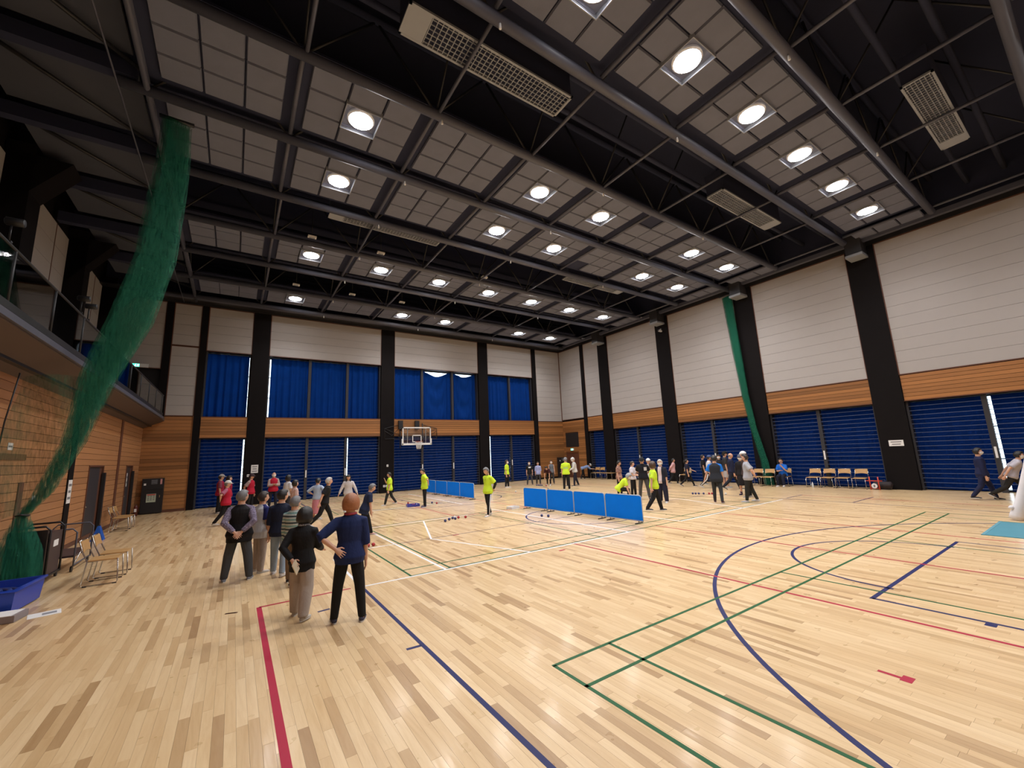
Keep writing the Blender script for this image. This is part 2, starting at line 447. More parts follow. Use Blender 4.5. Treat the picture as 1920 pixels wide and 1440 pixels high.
# far wall -----------------------------------------------------------
def column(wall, axis, lo, hi, face, z0=0, z1=ZC+.3, depth=.6, mat=M_COL, name='column', proud=.05):
    if axis == 'x': return piece(name, wall, (lo, face-proud, z0), (hi, face+depth, z1), mat)
    return piece(name, wall, (face-proud, lo, z0), (face+depth, hi, z1), mat)
for lo, hi in ((-1.83, -1.55), (.47, 1.28), (7.5, 8.35), (14.6, 15.4), (19.55, 19.93)):
    column(wf, 'x', lo, hi, YF)
column(wf, 'x', -3.27, -2.98, YF, 4.4)
bays = [(-1.55, .47, []), (1.28, 7.5, [3.4, 5.5]), (8.35, 14.6, [10.32, 12.57]), (15.4, 19.55, [17.42])]
def beige(wall, axis, lo, hi, z0, z1, face, n, trim=.035):
    slats(wall, axis, face, lo+trim, hi-trim, z0+trim, z1-trim, n, M_BEIGE, .05, .008, 'wall_panel')
    T = [(lo, lo+trim, z0, z1), (hi-trim, hi, z0, z1), (lo, hi, z0, z0+trim), (lo, hi, z1-trim, z1)]
    for a, b, c, d in T:
        if axis == 'x': piece('trim', wall, (a, face-.012, c), (b, face+.05, d), M_TRIM)
        else: piece('trim', wall, (face-.012, a, c), (face+.05, b, d), M_TRIM)
    if axis == 'x': piece('backing', wall, (lo, face+.05, z0), (hi, face+.3, z1), M_COL)
    else: piece('backing', wall, (face+.05, lo, z0), (face+.3, hi, z1), M_COL)
wn_i = 1; bayname = ['leftmost', 'second', 'third', 'rightmost']
for bi, (lo, hi, mull) in enumerate(bays):
    beige(wf, 'x', lo, hi, 8.0, ZC, YF, 5)
    slats(wf, 'x', YF, lo+.02, hi-.02, 3.5, 4.55, 7, M_WOOD, .05)
    piece('trim', wf, (lo, YF-.012, 4.53), (hi, YF+.05, 4.57), M_TRIM); piece('trim', wf, (lo, YF-.012, 3.47), (hi, YF+.05, 3.5), M_TRIM)
    piece('backing', wf, (lo, YF+.05, 3.45), (hi, YF+.6, 4.57), M_COL); piece('backing', wf, (lo, YF+.3, 8.0), (hi, YF+.6, ZC), M_COL)
    window(wn_i, 'x', lo, hi, 4.57, 8.0, mull, False, YF, 'high window of the far wall, %s bay' % bayname[bi])
    window(wn_i+1, 'x', lo, hi, 0, 3.47, mull, True, YF, 'low barred window of the far wall, %s bay' % bayname[bi]); wn_i += 2
    us = [lo]+mull+[hi]; n = len(us)-1
    for k in range(n):
        a, b = us[k]+.002, us[k+1]-.002
        pos = 'only' if n == 1 else ('%s of %d' % (['left', 'middle', 'right'][k] if n == 3 else ['left', 'right'][k], n))
        sg = .0
        a2, b2 = a, b
        if bi == 0: b2 = hi-.088
        if bi == 1 and k == 0: a2 = lo+.14
        if bi == 2 and k == 1: sg = .34
        if bi == 2 and k == 2: sg = .24
        if bi == 2 and k == 1: b2 = b+.04
        if bi == 3 and k == 0: b2 = b-.012
        extra = 'sagging ' if sg else ''
        curtain('x', a2, b2, 4.6, 7.96, YF, 'high %sblue curtain, %s, in the %s bay of the far wall' % (extra, pos, bayname[bi]), M_CURT, 10*bi+k, sg)
        a2, b2 = a, b
        if bi == 0: b2 = hi-.13
        if bi == 1 and k == 2: a2 = a+.17
        if bi == 2 and k == 1: a2 = a+.06
        if bi == 3 and k == 0: a2 = lo+.33
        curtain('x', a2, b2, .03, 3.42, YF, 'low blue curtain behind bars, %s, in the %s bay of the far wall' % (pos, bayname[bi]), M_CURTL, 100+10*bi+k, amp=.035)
# plain ends of the far wall
beige(wf, 'x', 19.93, 22.5, 4.5, ZC, YF, 12); slats(wf, 'x', YF, 19.93, 22.5, .12, 4.48, 26, M_WOOD, .05, .01)
piece('backing', wf, (19.93, YF+.05, 0), (23.2, YF+.6, 4.5), M_COL); piece('backing', wf, (19.93, YF+.3, 4.5), (23.2, YF+.6, ZC), M_COL)
piece('trim', wf, (22.44, YF-.03, 4.5), (22.5, YF, ZC), M_TRIM)
beige(wf, 'x', -2.98, -1.83, 4.58, 8.15, YF, 7); beige(wf, 'x', -2.98, -1.83, 8.17, ZC, YF, 4)
slats(wf, 'x', YF, -3.7, -1.83, .12, 4.56, 26, M_WOOD, .05, .01)
piece('backing', wf, (-3.7, YF+.05, 0), (-1.55, YF+.6, 4.6), M_COL); piece('backing', wf, (-2.98, YF+.3, 4.5), (-1.55, YF+.6, ZC), M_COL)
piece('trim', wf, (-1.86, YF-.03, 0), (-1.83, YF+.0, 4.58), M_WOOD)
beige(wf, 'x', -5.6, -3.27, 6.9, ZC, YF, 6); piece('backing', wf, (-5.9, YF+.3, 0), (-2.98, YF+.6, ZC+.3), M_COL)
piece('balcony_doorway', wf, (-5.6, YF+.22, 4.4), (-3.27, YF+.3, 6.9), M_BLACK)
piece('lintel', wf, (-3.9, YF-.06, ZC), (23, YF+.6, ZC+.45), M_BLACK)
piece('baseboard_far', None, (-3.7, YF-.02, 0), (-1.83, YF+.0, .12), M_TRIM, kind='structure')

# right wall ---------------------------------------------------------
rcols = [(23.05, 23.4), (20.5, 21.45), (15.25, 16.2), (10.05, 11.0), (4.88, 5.87), (-.3, .67)]
for lo, hi in rcols: column(wr, 'y', lo, hi, XR)
rb = [(21.45, 23.05, []), (16.2, 20.5, [18.5]), (11.0, 15.25, [13.2]), (5.87, 10.05, [7.97]), (.67, 4.88, [2.76]), (-5.2, -.3, [-2.6])]
rname = ['narrow end', 'second from the corner', 'third from the corner', 'fourth from the corner', 'nearest in view', 'behind the viewpoint']
for bi, (lo, hi, mull) in enumerate(rb):
    beige(wr, 'y', lo, hi, 4.6, ZC, XR, 12)
    slats(wr, 'y', XR, lo+.02, hi-.02, 3.55, 4.58, 7, M_WOOD, .05)
    piece('trim', wr, (XR-.012, lo, 3.52), (XR+.05, hi, 3.55), M_TRIM)
    piece('backing', wr, (XR+.05, lo, 3.5), (XR+.6, hi, 4.62), M_COL); piece('backing', wr, (XR+.3, lo, 4.6), (XR+.6, hi, ZC), M_COL)
    window(wn_i, 'y', lo, hi, 0, 3.52, mull, True, XR, 'low barred window of the right wall, %s bay' % rname[bi]); wn_i += 1
    us = [lo]+mull+[hi]; n = len(us)-1
    for k in range(n):
        a2, b2 = us[k]+.002, us[k+1]-.002
        if bi == 4 and k == 0: b2 = us[k+1]-.135
        pos = 'only' if n == 1 else ['near', 'far'][k]+' half'
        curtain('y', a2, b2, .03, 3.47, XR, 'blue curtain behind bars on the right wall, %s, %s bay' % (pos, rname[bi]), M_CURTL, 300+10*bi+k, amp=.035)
beige(wr, 'y', 23.4, 26.0, 4.6, ZC, XR, 12)
piece('backing', wr, (XR+.05, 23.4, 0), (XR+.6, 26.6, 4.6), M_COL); piece('backing', wr, (XR+.3, 23.4, 4.5), (XR+.6, 26.6, ZC), M_COL)
zz = .12
for k in range(26):
    h = 4.36/26; a, b = .12+k*h+.005, .12+(k+1)*h-.005
    if b < 2.06: segs = [(23.4, 24.28), (25.72, 26.0)]
    elif a > 2.36 and b < 3.62: segs = [(23.4, 24.2), (25.72, 26.0)]
    else: segs = [(23.4, 26.0)]
    for s0, s1 in segs: piece('slat', wr, (XR, s0, a), (XR+.05, s1, b), M_WOOD)
piece('header', wr, (XR-.06, YN, ZC), (XR+.6, 26.6, ZC+.45), M_BLACK)
dr = empty('door_1', kind='structure'); tag(dr, 'dark double door in the far right corner under the green exit sign')
piece('door_leaf', dr, (XR+.035, 24.32, 0), (XR+.048, 24.99, 2.02), M_TRIM); piece('door_leaf', dr, (XR+.035, 25.01, 0), (XR+.048, 25.68, 2.02), M_TRIM)
for a, b, c, d in ((24.28, 24.32, 0, 2.06), (25.68, 25.72, 0, 2.06), (24.28, 25.72, 2.02, 2.06)): piece('door_frame', dr, (XR-.02, a, c), (XR+.04, b, d), M_TRIM)
for yy in (24.93, 25.07): MB().tube([(XR+.0, yy, .9), (XR+.0, yy, 1.2)], .012, 6).build('door_handle', M_CHROME, dr)

# left wall and balcony ----------------------------------------------
lcol = [(16.0, 16.4), (21.55, 21.85), (10.4, 10.75), (4.8, 5.15), (-.8, -.45)]
for lo, hi in lcol: piece('pilaster', wl, (XL-.3, lo, 0), (XL+.025, hi, 4.02), M_TRIM if lo not in (16.0,) else M_COL)
piece('door_post', wl, (XL-.03, 12.95, 0), (XL+.02, 13.2, 1.9), M_TRIM)
piece('lintel', wl, (XL-.03, 11.0, 2.36), (XL+.02, 13.1, 2.48), plain('lintel_brown', (.16, .075, .025), .5))
doors = [(17.95, 19.6), (23.3, 24.5)]
edges = sorted([YN, YF]+[e for c in lcol for e in c])
segs = [(edges[i], edges[i+1]) for i in range(0, len(edges), 2)]
for s0, s1 in segs:
    for k in range(22):
        h = 3.9/22; a, b = .12+k*h+.005, .12+(k+1)*h-.005
        dd = [d for d in doors if d[0] > s0 and d[1] < s1 and a < 2.24]
        if dd:
            for q0, q1 in ((s0, dd[0][0]-.05), (dd[0][1]+.05, s1)): piece('plank', wl, (XL-.05, q0, a), (XL, q1, b), M_WOODL)
        else: piece('plank', wl, (XL-.05, s0, a), (XL, s1, b), M_WOODL)
piece('backing', wl, (XL-.4, YN, 0), (XL-.05, YF+.6, 3.95), M_COL)
piece('baseboard_left', None, (XL-.02, YN, 0), (XL+.012, YF, .12), M_TRIM, kind='structure')
piece('head_trim', wl, (XL-.05, YN, 4.0), (XL+.012, YF, 4.06), M_WOODL)
for i, (d0, d1) in enumerate(doors):
    dr = empty('door_%d' % (i+2), kind='structure'); tag(dr, ['dark sliding door in the left wooden wall behind the pair of chairs', 'dark sliding door in the left wooden wall near the far corner'][i])
    piece('door_leaf', dr, (XL-.045, d0, 0), (XL-.02, d1-.3, 2.2), M_JAMB)
    piece('door_edge', dr, (XL-.045, d1-.3, 0), (XL-.03, d1, 2.2), M_TRIM)
    for a, b, c, d in ((d0-.05, d0, 0, 2.25), (d1, d1+.05, 0, 2.25), (d0-.05, d1+.05, 2.2, 2.25)): piece('door_frame', dr, (XL-.05, a, c), (XL+.02, b, d), M_TRIM)
    piece('guide_post', dr, (XL, d1-.05, 0), (XL+.08, d1+.1, 2.0), M_BLACK)
    MB().ell((XL-.01, d0+.18, 1.0), (.02, .03, .03), None, 10, 6).build('door_handle', M_CHROME, dr)
bal = empty('balcony', label='dark upper gallery with tinted glass railing along the left wall', cat='balcony')
M_SOFF = plain('soffit_brown', (.085, .055, .045), .7)
MB().add([(-2.95, YN, 4.33), (-2.95, YF, 4.33), (XL, YF, 3.97), (XL, YN, 3.97), (-2.95, YN, 4.5), (-2.95, YF, 4.5), (-5.9, YF, 4.5), (-5.9, YN, 4.5), (-5.9, YF, 3.97), (-5.9, YN, 3.97)],
    [(0, 1, 2, 3), (3, 2, 8, 9), (0, 4, 5, 1), (4, 7, 6, 5), (7, 9, 8, 6), (0, 3, 9, 7, 4), (1, 5, 6, 8, 2)]).build('slab', M_SOFF, bal)
piece('recess_shade_strip', bal, (-3.69, YN, 4.06), (-3.40, YF, 4.26), M_BLACK)  # black box put in as the shade of the recess above the wood wall
piece('fascia', bal, (-2.99, YN, 4.36), (-2.90, YF-.9, 4.47), M_TUBE)
piece('kerb', bal, (-3.02, YN, 4.5), (-2.93, YF-.9, 4.62), M_BLACK)
yy = YN+.2
while yy < YF-1.2:
    ye = min(yy+1.75, YF-.9)
    piece('glass_panel', bal, (-2.975, yy+.03, 4.6), (-2.965, ye-.03, 5.42), M_DKGLASS)
    MB().tube([(-2.97, yy, 4.55), (-2.97, yy, 5.44)], .022, 6).build('post', M_BLACK, bal)
    yy += 1.75
MB().tube([(-2.97, YN+.2, 5.45), (-2.97, YF-.9, 5.45)], .025, 8).build('handrail', M_BLACK, bal)
gl = empty('wall_gallery', kind='structure')
gcol = [(15.45, 16.25), (20.6, 21.2), (25.3, 26.0), (10.2, 11.0), (5.0, 5.8), (0, .8), (-5.2, -4.4)]
e = sorted([q for c in gcol for q in c])
for i in range(1, len(e)-1, 2):
    h = (ZC+.15-4.5)/8
    for k in range(8): piece('wall_panel', gl, (-5.62, e[i], 4.5+k*h+.004), (-5.57, e[i+1], 4.5+(k+1)*h-.004), M_BEIGE)
    ym = e[i]+(e[i+1]-e[i])*.72; piece('trim', gl, (-5.57, ym-.02, 4.5), (-5.56, ym+.02, ZC+.15), M_TRIM)
piece('backing', gl, (-6.2, YN, 4.4), (-5.62, YF+.5, 13), M_COL)
for lo, hi in gcol:
    column(gl, 'y', lo, hi, -5.55, 4.5, ZC+.6, .5)
    MB().add([(-5.55, lo, 8.9), (-5.55, hi, 8.9), (-4.3, lo, 10.7), (-4.3, hi, 10.7), (-5.55, lo, 10.7), (-5.55, hi, 10.7)],
             [(0, 1, 3, 2), (0, 2, 4), (1, 5, 3), (2, 3, 5, 4), (0, 4, 5, 1)]).build('haunch', M_COL, gl)
# near wall (behind the viewpoint) and roof shell
slats(wn, 'x', YN-.05, XL, XR+.6, .0, 4.5, 12, M_WOOD, .05); slats(wn, 'x', YN-.05, -5.6, XR+.6, 4.5, ZC+.3, 10, M_BEIGE, .05)
piece('backing', wn, (-6.2, YN-.5, 0), (XR+.6, YN-.05, 13), M_COL)

# ------------------------------------------------------------------ ceiling
ceil = empty('ceiling', kind='structure')
piece('roof_deck', ceil, (-6.2, YN-.5, 12.6), (XR+.7, YF+.7, 12.8), M_VOID)
for a, b in (((-6.2, YF-.1, ZC+.4), (XR+.7, YF+.7, 12.7)), ((XR-.06, YN-.4, ZC+.4), (XR+.7, YF+.6, 12.7))): piece('upper_wall', ceil, a, b, M_VOID)
TX = [-2.1, .7, 3.65, 6.5, 9.35, 12.2, 15.05, 17.95, 20.85]        # module lines along x
TY = [-2.65, .05, 2.8, 5.53, 8.25, 10.95, 13.7, 16.45, 19.17, 21.93, 24.63]   # tube lines along y
BANDS = [(-2.65, .05), (2.8, 5.53), (8.25, 10.95), (10.95, 13.7), (16.45, 19.17), (21.93, 24.63)]
LY = [-1.3, 4.2, 9.6, 12.35, 17.9, 23.45]
NOLIGHT = {(2, 2), (2, 5), (3, 2), (3, 5), (5, 2), (5, 5), (0, 5), (0, 2)}   # (band, module): panel only
ZT = 10.62
TB = {}
def tile(parent, x0, x1, y0, y1, mat=M_TILE):
    k = (round(x1-x0, 2), round(y1-y0, 2), mat.name)
    if k not in TB: 
        w, d = x1-x0-.03, y1-y0-.03
        v = [(-w/2, -d/2, .05), (w/2, -d/2, .05), (w/2, d/2, .05), (-w/2, d/2, .05)]
        i = .02
        v += [(-w/2+i, -d/2+i, 0), (w/2-i, -d/2+i, 0), (w/2-i, d/2-i, 0), (-w/2+i, d/2-i, 0)]
        TB[k] = MB().add(v, [(0, 1, 2, 3), (7, 6, 5, 4), (0, 4, 5, 1), (1, 5, 6, 2), (2, 6, 7, 3), (3, 7, 4, 0)]).mesh('ceiling_panel', mat)
    o = bpy.data.objects.new('ceiling_panel', TB[k]); link(o, parent); o.location = ((x0+x1)/2, (y0+y1)/2, ZT); return o
farpan = MB()
lights = []
for b, (y0, y1) in enumerate(BANDS):
    ya, yb = y0+.28, y1-.28
    piece('panel_backing', ceil, (-2.1, y0+.1, ZT+.08), (20.95, y1-.1, ZT+.14), M_VOID)
    for m in range(8):
        xa, xb = TX[m]+.22, TX[m+1]-.22
        lit = m >= 1 and (b, m) not in NOLIGHT
        for i in range(3):
            for j in range(3):
                x0, x1 = xa+(xb-xa)*i/3, xa+(xb-xa)*(i+1)/3; q0, q1 = ya+(yb-ya)*j/3, ya+(yb-ya)*(j+1)/3
                if lit and i == 1 and j == 1:
                    lights.append((b, m, (x0+x1)/2, (q0+q1)/2)); continue
                if (b, m, i, j) in ((2, 5, 0, 0), (3, 5, 0, 2)): continue       # missing tiles
                if b in (0, 5): farpan.bb((x0+.015, q0+.015, ZT), (x1-.015, q1-.015, ZT+.05))
                else: tile(ceil, x0, x1, q0, q1)
        # slim edge angle round each module
    for m in range(9):
        MB().tube([(TX[m], y0+.12, 10.52), (TX[m], y1-.12, 10.52)], .055, 8).build('cross_tube', M_TUBE, ceil)
    # last strip to the right wall
    x0, x1 = 21.1, 22.4
    for j in range(3): tile(ceil, x0, x1, ya+(yb-ya)*j/3, ya+(yb-ya)*(j+1)/3)
farpan.build('far_panels', M_TILE, ceil, kind='stuff')
for i, y in enumerate(TY):
    xe = 21.3 if y not in (10.95,) else 22.1
    MB().tube([(-2.6, y, 10.42), (xe, y, 10.42)], .115, 12).build('roof_tube', M_TUBE, ceil)
    MB().tube([(-5.4, y, 12.2), (22.4, y, 12.2)], .09, 8).build('top_chord', M_VOID, ceil)
    wb = MB()
    for k in range(len(TX)-1):
        xm = (TX[k]+TX[k+1])/2
        for p, q in (((TX[k], y, 10.45), (xm, y, 12.2)), ((xm, y, 12.2), (TX[k+1], y, 10.45))): wb.tube([p, q], .03, 5)
    wb.build('truss_web', M_BLACK, ceil)
    for xx in (3.79, 9.44, 15.08):
        if xx == 15.08 and i % 2: continue
        MB().tube([(xx, y-.03, 10.34), (xx, y-.03, 10.2)], [.02, .03], 6).build('hook', M_WHITE, ceil)
OPEN = [(.05, 2.8), (5.53, 8.25), (13.7, 16.45), (19.17, 21.93)]
for y0, y1 in OPEN:
    for m in range(9): MB().tube([(TX[m]+.05, y0+.1, 10.44), (TX[m]+.05, y1-.1, 10.44)], .045, 6).build('cross_tube', M_TUBE, ceil)
    for k in (1, 2): MB().tube([(-5.4, y0+(y1-y0)*k/3, 11.5), (22.4, y0+(y1-y0)*k/3, 11.5)], .08, 6).build('purlin', M_VOID, ceil)
    wb = MB()
    for m in range(0, 8):
        wb.tube([(TX[m], y0, 10.45), (TX[m], (y0+y1)/2, 12.2)], .025, 5); wb.tube([(TX[m], y1, 10.45), (TX[m], (y0+y1)/2, 12.2)], .025, 5)
    wb.build('truss_web', M_BLACK, ceil)
# left strip over the gallery: dull panels, diagonal bracing, edge pipes
for i in range(len(TY)-1):
    y0, y1 = TY[i], TY[i+1]
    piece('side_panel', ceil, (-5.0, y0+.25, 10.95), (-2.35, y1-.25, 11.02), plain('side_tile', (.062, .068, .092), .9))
    MB().tube([(-4.9, y0+.2, 10.8), (-2.25, y1-.1, 10.8)], .045, 6).build('brace_rod', M_BLACK, ceil)
    MB().bb((-5.5, y0-.12, 10.55), (-2.3, y0+.12, 10.9)).build('girder', M_VOID, ceil)
MB().tube([(-2.58, YN, 10.3), (-2.58, 25.4, 10.3)], .018, 6).build('edge_wire', M_TUBE, ceil)
MB().tube([(-2.1, YN, 10.4), (-2.1, 25.4, 10.4)], .06, 8).build('edge_pipe', M_TUBE, ceil)
piece('edge_soffit', ceil, (-5.6, 24.85, 10.5), (XR, YF-.06, 10.56), M_BLACK)
piece('edge_beam', ceil, (-3.5, 25.0, 10.42), (XR-.3, 25.2, 10.6), M_TUBE)
piece('edge_beam', ceil, (22.0, YN, 10.5), (22.2, 25.0, 10.68), M_TUBE)
for lo, hi in rcols[1:5]:
    m = (lo+hi)/2; b2 = MB().bb((21.75, m-.28, 9.95), (22.44, m+.28, 10.85))
    b2.build('beam_bracket', M_JAMB, ceil)
    piece('bracket_pad', ceil, (21.7, m-.3, 9.86), (22.44, m+.3, 9.97), M_GRILLE)

# ceiling lights: round lamps inside square frames
rowname = ['in the row behind the viewpoint', 'in the nearest row', 'in the second row from the viewpoint', 'in the third row from the viewpoint', 'in the second-farthest row', 'in the farthest row']
proto = None; cnt = {}
for b, m, x, y in lights:
    cnt[b] = cnt.get(b, 0)+1
    lab = 'bright round ceiling lamp, %s from the left %s' % (ORD[cnt[b]-1], rowname[b])
    if proto is None:
        t = proto = empty('ceiling_light', (x, y, ZT))
        s = .41
        f = MB()
        for a, c in (((-s, -s-.02, -.07), (s, -s, .06)), ((-s, s, -.07), (s, s+.02, .06)), ((-s-.02, -s-.02, -.07), (-s, s+.02, .06)), ((s, -s-.02, -.07), (s+.02, s+.02, .06))): f.bb(a, c)
        f.build('frame', M_GRILLE, t)
        MB().bb((-s, -s, .05), (s, s, .07)).build('reflector_plate', M_TILE, t)
        MB().tube([(0, 0, .05), (0, 0, .0), (0, 0, -.025)], [.33, .33, .295], 20, smooth=False, cap=False).build('lamp_ring', M_WHITE, t)
        n = 20
        MB().add([(.29*math.cos(2*math.pi*k/n), .29*math.sin(2*math.pi*k/n), -.03) for k in range(n)], [tuple(range(n))[::-1]]).build('lamp_disc', M_LAMP, t)
        ld = bpy.data.lights.new('lamp_beam', 'SPOT'); ld.energy = SPOT; ld.spot_size = R(128); ld.spot_blend = .9; ld.shadow_soft_size = .2; ld.color = (1, .97, .96)
        lo_ = bpy.data.objects.new('lamp_beam', ld); link(lo_, t); lo_.location = (0, 0, -.04)
    else:
        t = copy_tree(proto); t.location = (x, y, ZT)
    tag(t, lab, 'ceiling light', 'ceiling lights')

# air grilles
def grille(x0, x1, y0, y1, solid, label, dens=1):
    t = empty('air_grille', ((x0+x1)/2, (y0+y1)/2, 10.55), label=label, cat='air vent', group='ceiling air grilles')
    lx, ly = (x1-x0)/2, (y1-y0)/2
    f = MB()
    for a, b in (((-lx, -ly, 0), (lx, -ly+.05, .05)), ((-lx, ly-.05, 0), (lx, ly, .05)), ((-lx, -ly, 0), (-lx+.05, ly, .05)), ((lx-.05, -ly, 0), (lx, ly, .05))): f.bb(a, b)
    f.build('frame', M_GRILLE, t)
    s0, s1 = (-lx, -lx+.5) if solid < 0 else (lx-.5, lx)
    piece('end_plate', t, (s0+.02, -ly+.03, .002), (s1-.02, ly-.03, .04), M_GRILLE)
    piece('duct', t, (-lx+.03, -ly+.03, .08), (lx-.03, ly-.03, .8), M_VOID)
    g0, g1 = (-lx+.5, lx-.05) if solid < 0 else (-lx+.05, lx-.5)
    nx = int((g1-g0)/.11)
    for k in range(nx+1):
        xx = g0+(g1-g0)*k/nx; piece('louvre', t, (xx-.008, -ly+.05, .01), (xx+.008, ly-.05, .04), M_GRILLE)
    for k in range(1, 7):
        q = -ly+2*ly*k/7; piece('louvre', t, (g0, q-.006, .012), (g1, q+.006, .036), M_GRILLE)
grille(2.24, 6.33, 6.2, 6.9, -1, 'long ceiling air grille with a blank left end, nearest at the top left')
grille(2.24, 6.36, 14.0, 14.5, -1, 'long ceiling air grille farther back, at the left')
grille(13.12, 17.3, 6.24, 6.87, 1, 'long ceiling air grille with a blank right end, right of the middle')
grille(13.12, 17.18, 14.0, 14.55, 1, 'long ceiling air grille farthest back, at the right')
grille(13.12, 17.2, 1.18, 1.78, 1, 'ceiling air grille in the top right corner')
k = 0
for x, y in ((1.98, 16.2), (4.6, 16.2), (2.0, 21.3), (7.21, 21.2), (4.6, 21.3), (9.6, 16.2)):
    t = empty('ceiling_sensor', (x, y, 10.56), label='small white ceiling box, %s' % ['left one of the middle band', 'second of the middle band', 'left one of the far band', 'right one of the far band', 'middle one of the far band', 'right one of the middle band'][k], cat='ceiling box', group='small ceiling boxes'); k += 1
    MB().box((0, 0, .03), (.3, .16, .06)).build('housing', M_WHITE, t); MB().box((0, 0, -.008), (.2, .09, .02)).build('cover', M_GRILLE, t)
    MB().tube([(0, 0, .06), (0, 0, 1.5)], .012, 6).build('hanger', M_BLACK, t)

# ------------------------------------------------------------------ basketball hoop on the far wall
hb = empty('basketball_hoop', (9.5, 25.0, 0), label='folding basketball backboard with rim and net on the far wall', cat='basketball hoop')
piece('board_glass', hb, (-.88, -.012, 2.93), (.88, .012, 3.94), M_GLASS)
f = MB()
for a, b in (((-.93, -.03, 3.90), (.93, .03, 3.97)), ((-.93, -.03, 2.9), (-.87, .03, 3.97)), ((.87, -.03, 2.9), (.93, .03, 3.97)), ((-.93, -.03, 2.9), (.93, .03, 2.97))): f.bb(a, b)
f.build('board_frame', M_WHITE, hb)
f = MB()
for a, b in (((-.97, -.045, 2.85), (.97, .045, 2.955)), ((-.98, -.045, 2.87), (-.88, .045, 3.25)), ((.88, -.045, 2.87), (.98, .045, 3.25))): f.bb(a, b)
f.build('edge_padding', M_WHITE, hb)
f = MB()
for a, b in (((-.30, -.02, 3.43), (.30, -.013, 3.48)), ((-.30, -.02, 3.05), (-.25, -.013, 3.48)), ((.25, -.02, 3.05), (.30, -.013, 3.48)), ((-.30, -.02, 3.03), (.30, -.013, 3.08))): f.bb(a, b)
f.build('target_square', M_WHITE, hb)
for s in (-.6, .6): piece('board_strut', hb, (s-.02, .013, 2.95), (s+.02, .05, 3.92), M_WHITE)
M_RIM = plain('rim_orange', (.35, .07, .03), .45)
MB().tube([(.225*math.cos(2*math.pi*k/24), -.27-.0+.225*math.sin(2*math.pi*k/24)-.06, 3.05) for k in range(24)], .012, 6, closed=True).build('rim', M_RIM, hb)
piece('rim_bracket', hb, (-.1, -.12, 3.0), (.1, -.02, 3.06), M_RIM)
f = MB(); nn = 12
for k in range(nn):
    for dlt in (1, -1):
        pts = []
        for j in range(5):
            rr = .225-.10*(j/4)**.7; an = 2*math.pi*(k+dlt*j*.5)/nn; pts.append((rr*math.cos(an), -.33+rr*math.sin(an), 3.04-.44*j/4))
        f.tube(pts, .008, 4)
f.build('net', M_WHITE, hb)
for s in (-1, 1):
    f = MB()
    for zz in (3.05, 3.85): f.tube([(s*.45, .05, zz), (s*.75, .95, zz+.1)], .025, 6)
    f.tube([(s*.45, .05, 3.05), (s*.75, .95, 3.95)], .018, 6)
    f.tube([(s*.75, .95, 2.7), (s*.75, .95, 4.3)], .035, 6)
    f.tube([(s*.75, .95, 4.2), (s*1.75, .92, 3.95), (s*1.75, .92, 3.3)], .02, 6); f.tube([(s*.75, .95, 3.5), (s*1.75, .92, 3.95)], .015, 6)
    f.tube([(s*.9, .93, 3.9), (s*1.3, .93, 3.5), (s*1.75, .92, 3.8)], .015, 6); f.tube([(s*.75, .95, 3.3), (s*1.75, .92, 3.3)], .02, 6)
    f.build('support_arm', M_BLACK, hb)
for s in (-.75, .35): piece('wall_mount', hb, (s-.14, .82, 3.9), (s+.14, .98, 4.45), M_BLACK)

# ------------------------------------------------------------------ wall equipment
def paper_sign(label, c, u, w, h, n_lines, parent=None, name='paper_sign', dark=M_INK):
    """sheet facing away from a wall: c centre, u = unit vector along the sheet, normal = u rotated"""
    u = Vector(u).normalized(); nrm = Vector((u.y, -u.x, 0))
    t = empty(name, c, label=label, cat='sign')
    rot = Matrix((u, -nrm, Vector((0, 0, 1)))).transposed()
    MB().box((0, 0, 0), (w, .006, h), rot).build('sheet', M_PAPER, t)
    for k in range(n_lines):
        zz = h*(.5-(k+.8)/(n_lines+.6)); ww = w*(.72 if k % 2 == 0 else .6)
        MB().box(Vector(nrm)*.0045+Vector((0, 0, zz)), (ww, .003, h*.38/(n_lines+.6)), rot).build('text_line', dark, t)
    return t
paper_sign('white notice sheet on the dark column behind the red vests', (.92, YF-.056, 1.83), (1, 0, 0), .32, .42, 3)
paper_sign('white notice sheet on the dark column of the right wall', (XR-.056, 5.36, 1.86), (0, -1, 0), .46, .24, 2)
paper_sign('white notice sheet on the dark pillar of the left wall', (XL+.03, 16.2, 1.55), (0, 1, 0), .30, .62, 3)
paper_sign('small white label on the left wooden wall above the net', (XL+.006, 12.3, 2.62), (0, 1, 0), .22, .14, 1)
paper_sign('small white sheet low on the left wall beside the net', (XL+.006, 13.9, 1.45), (0, 1, 0), .24, .26, 1)
paper_sign('narrow white notice on the far sliding door', (XL+.0, 23.6, 1.65), (0, 1, 0), .12, .55, 2)

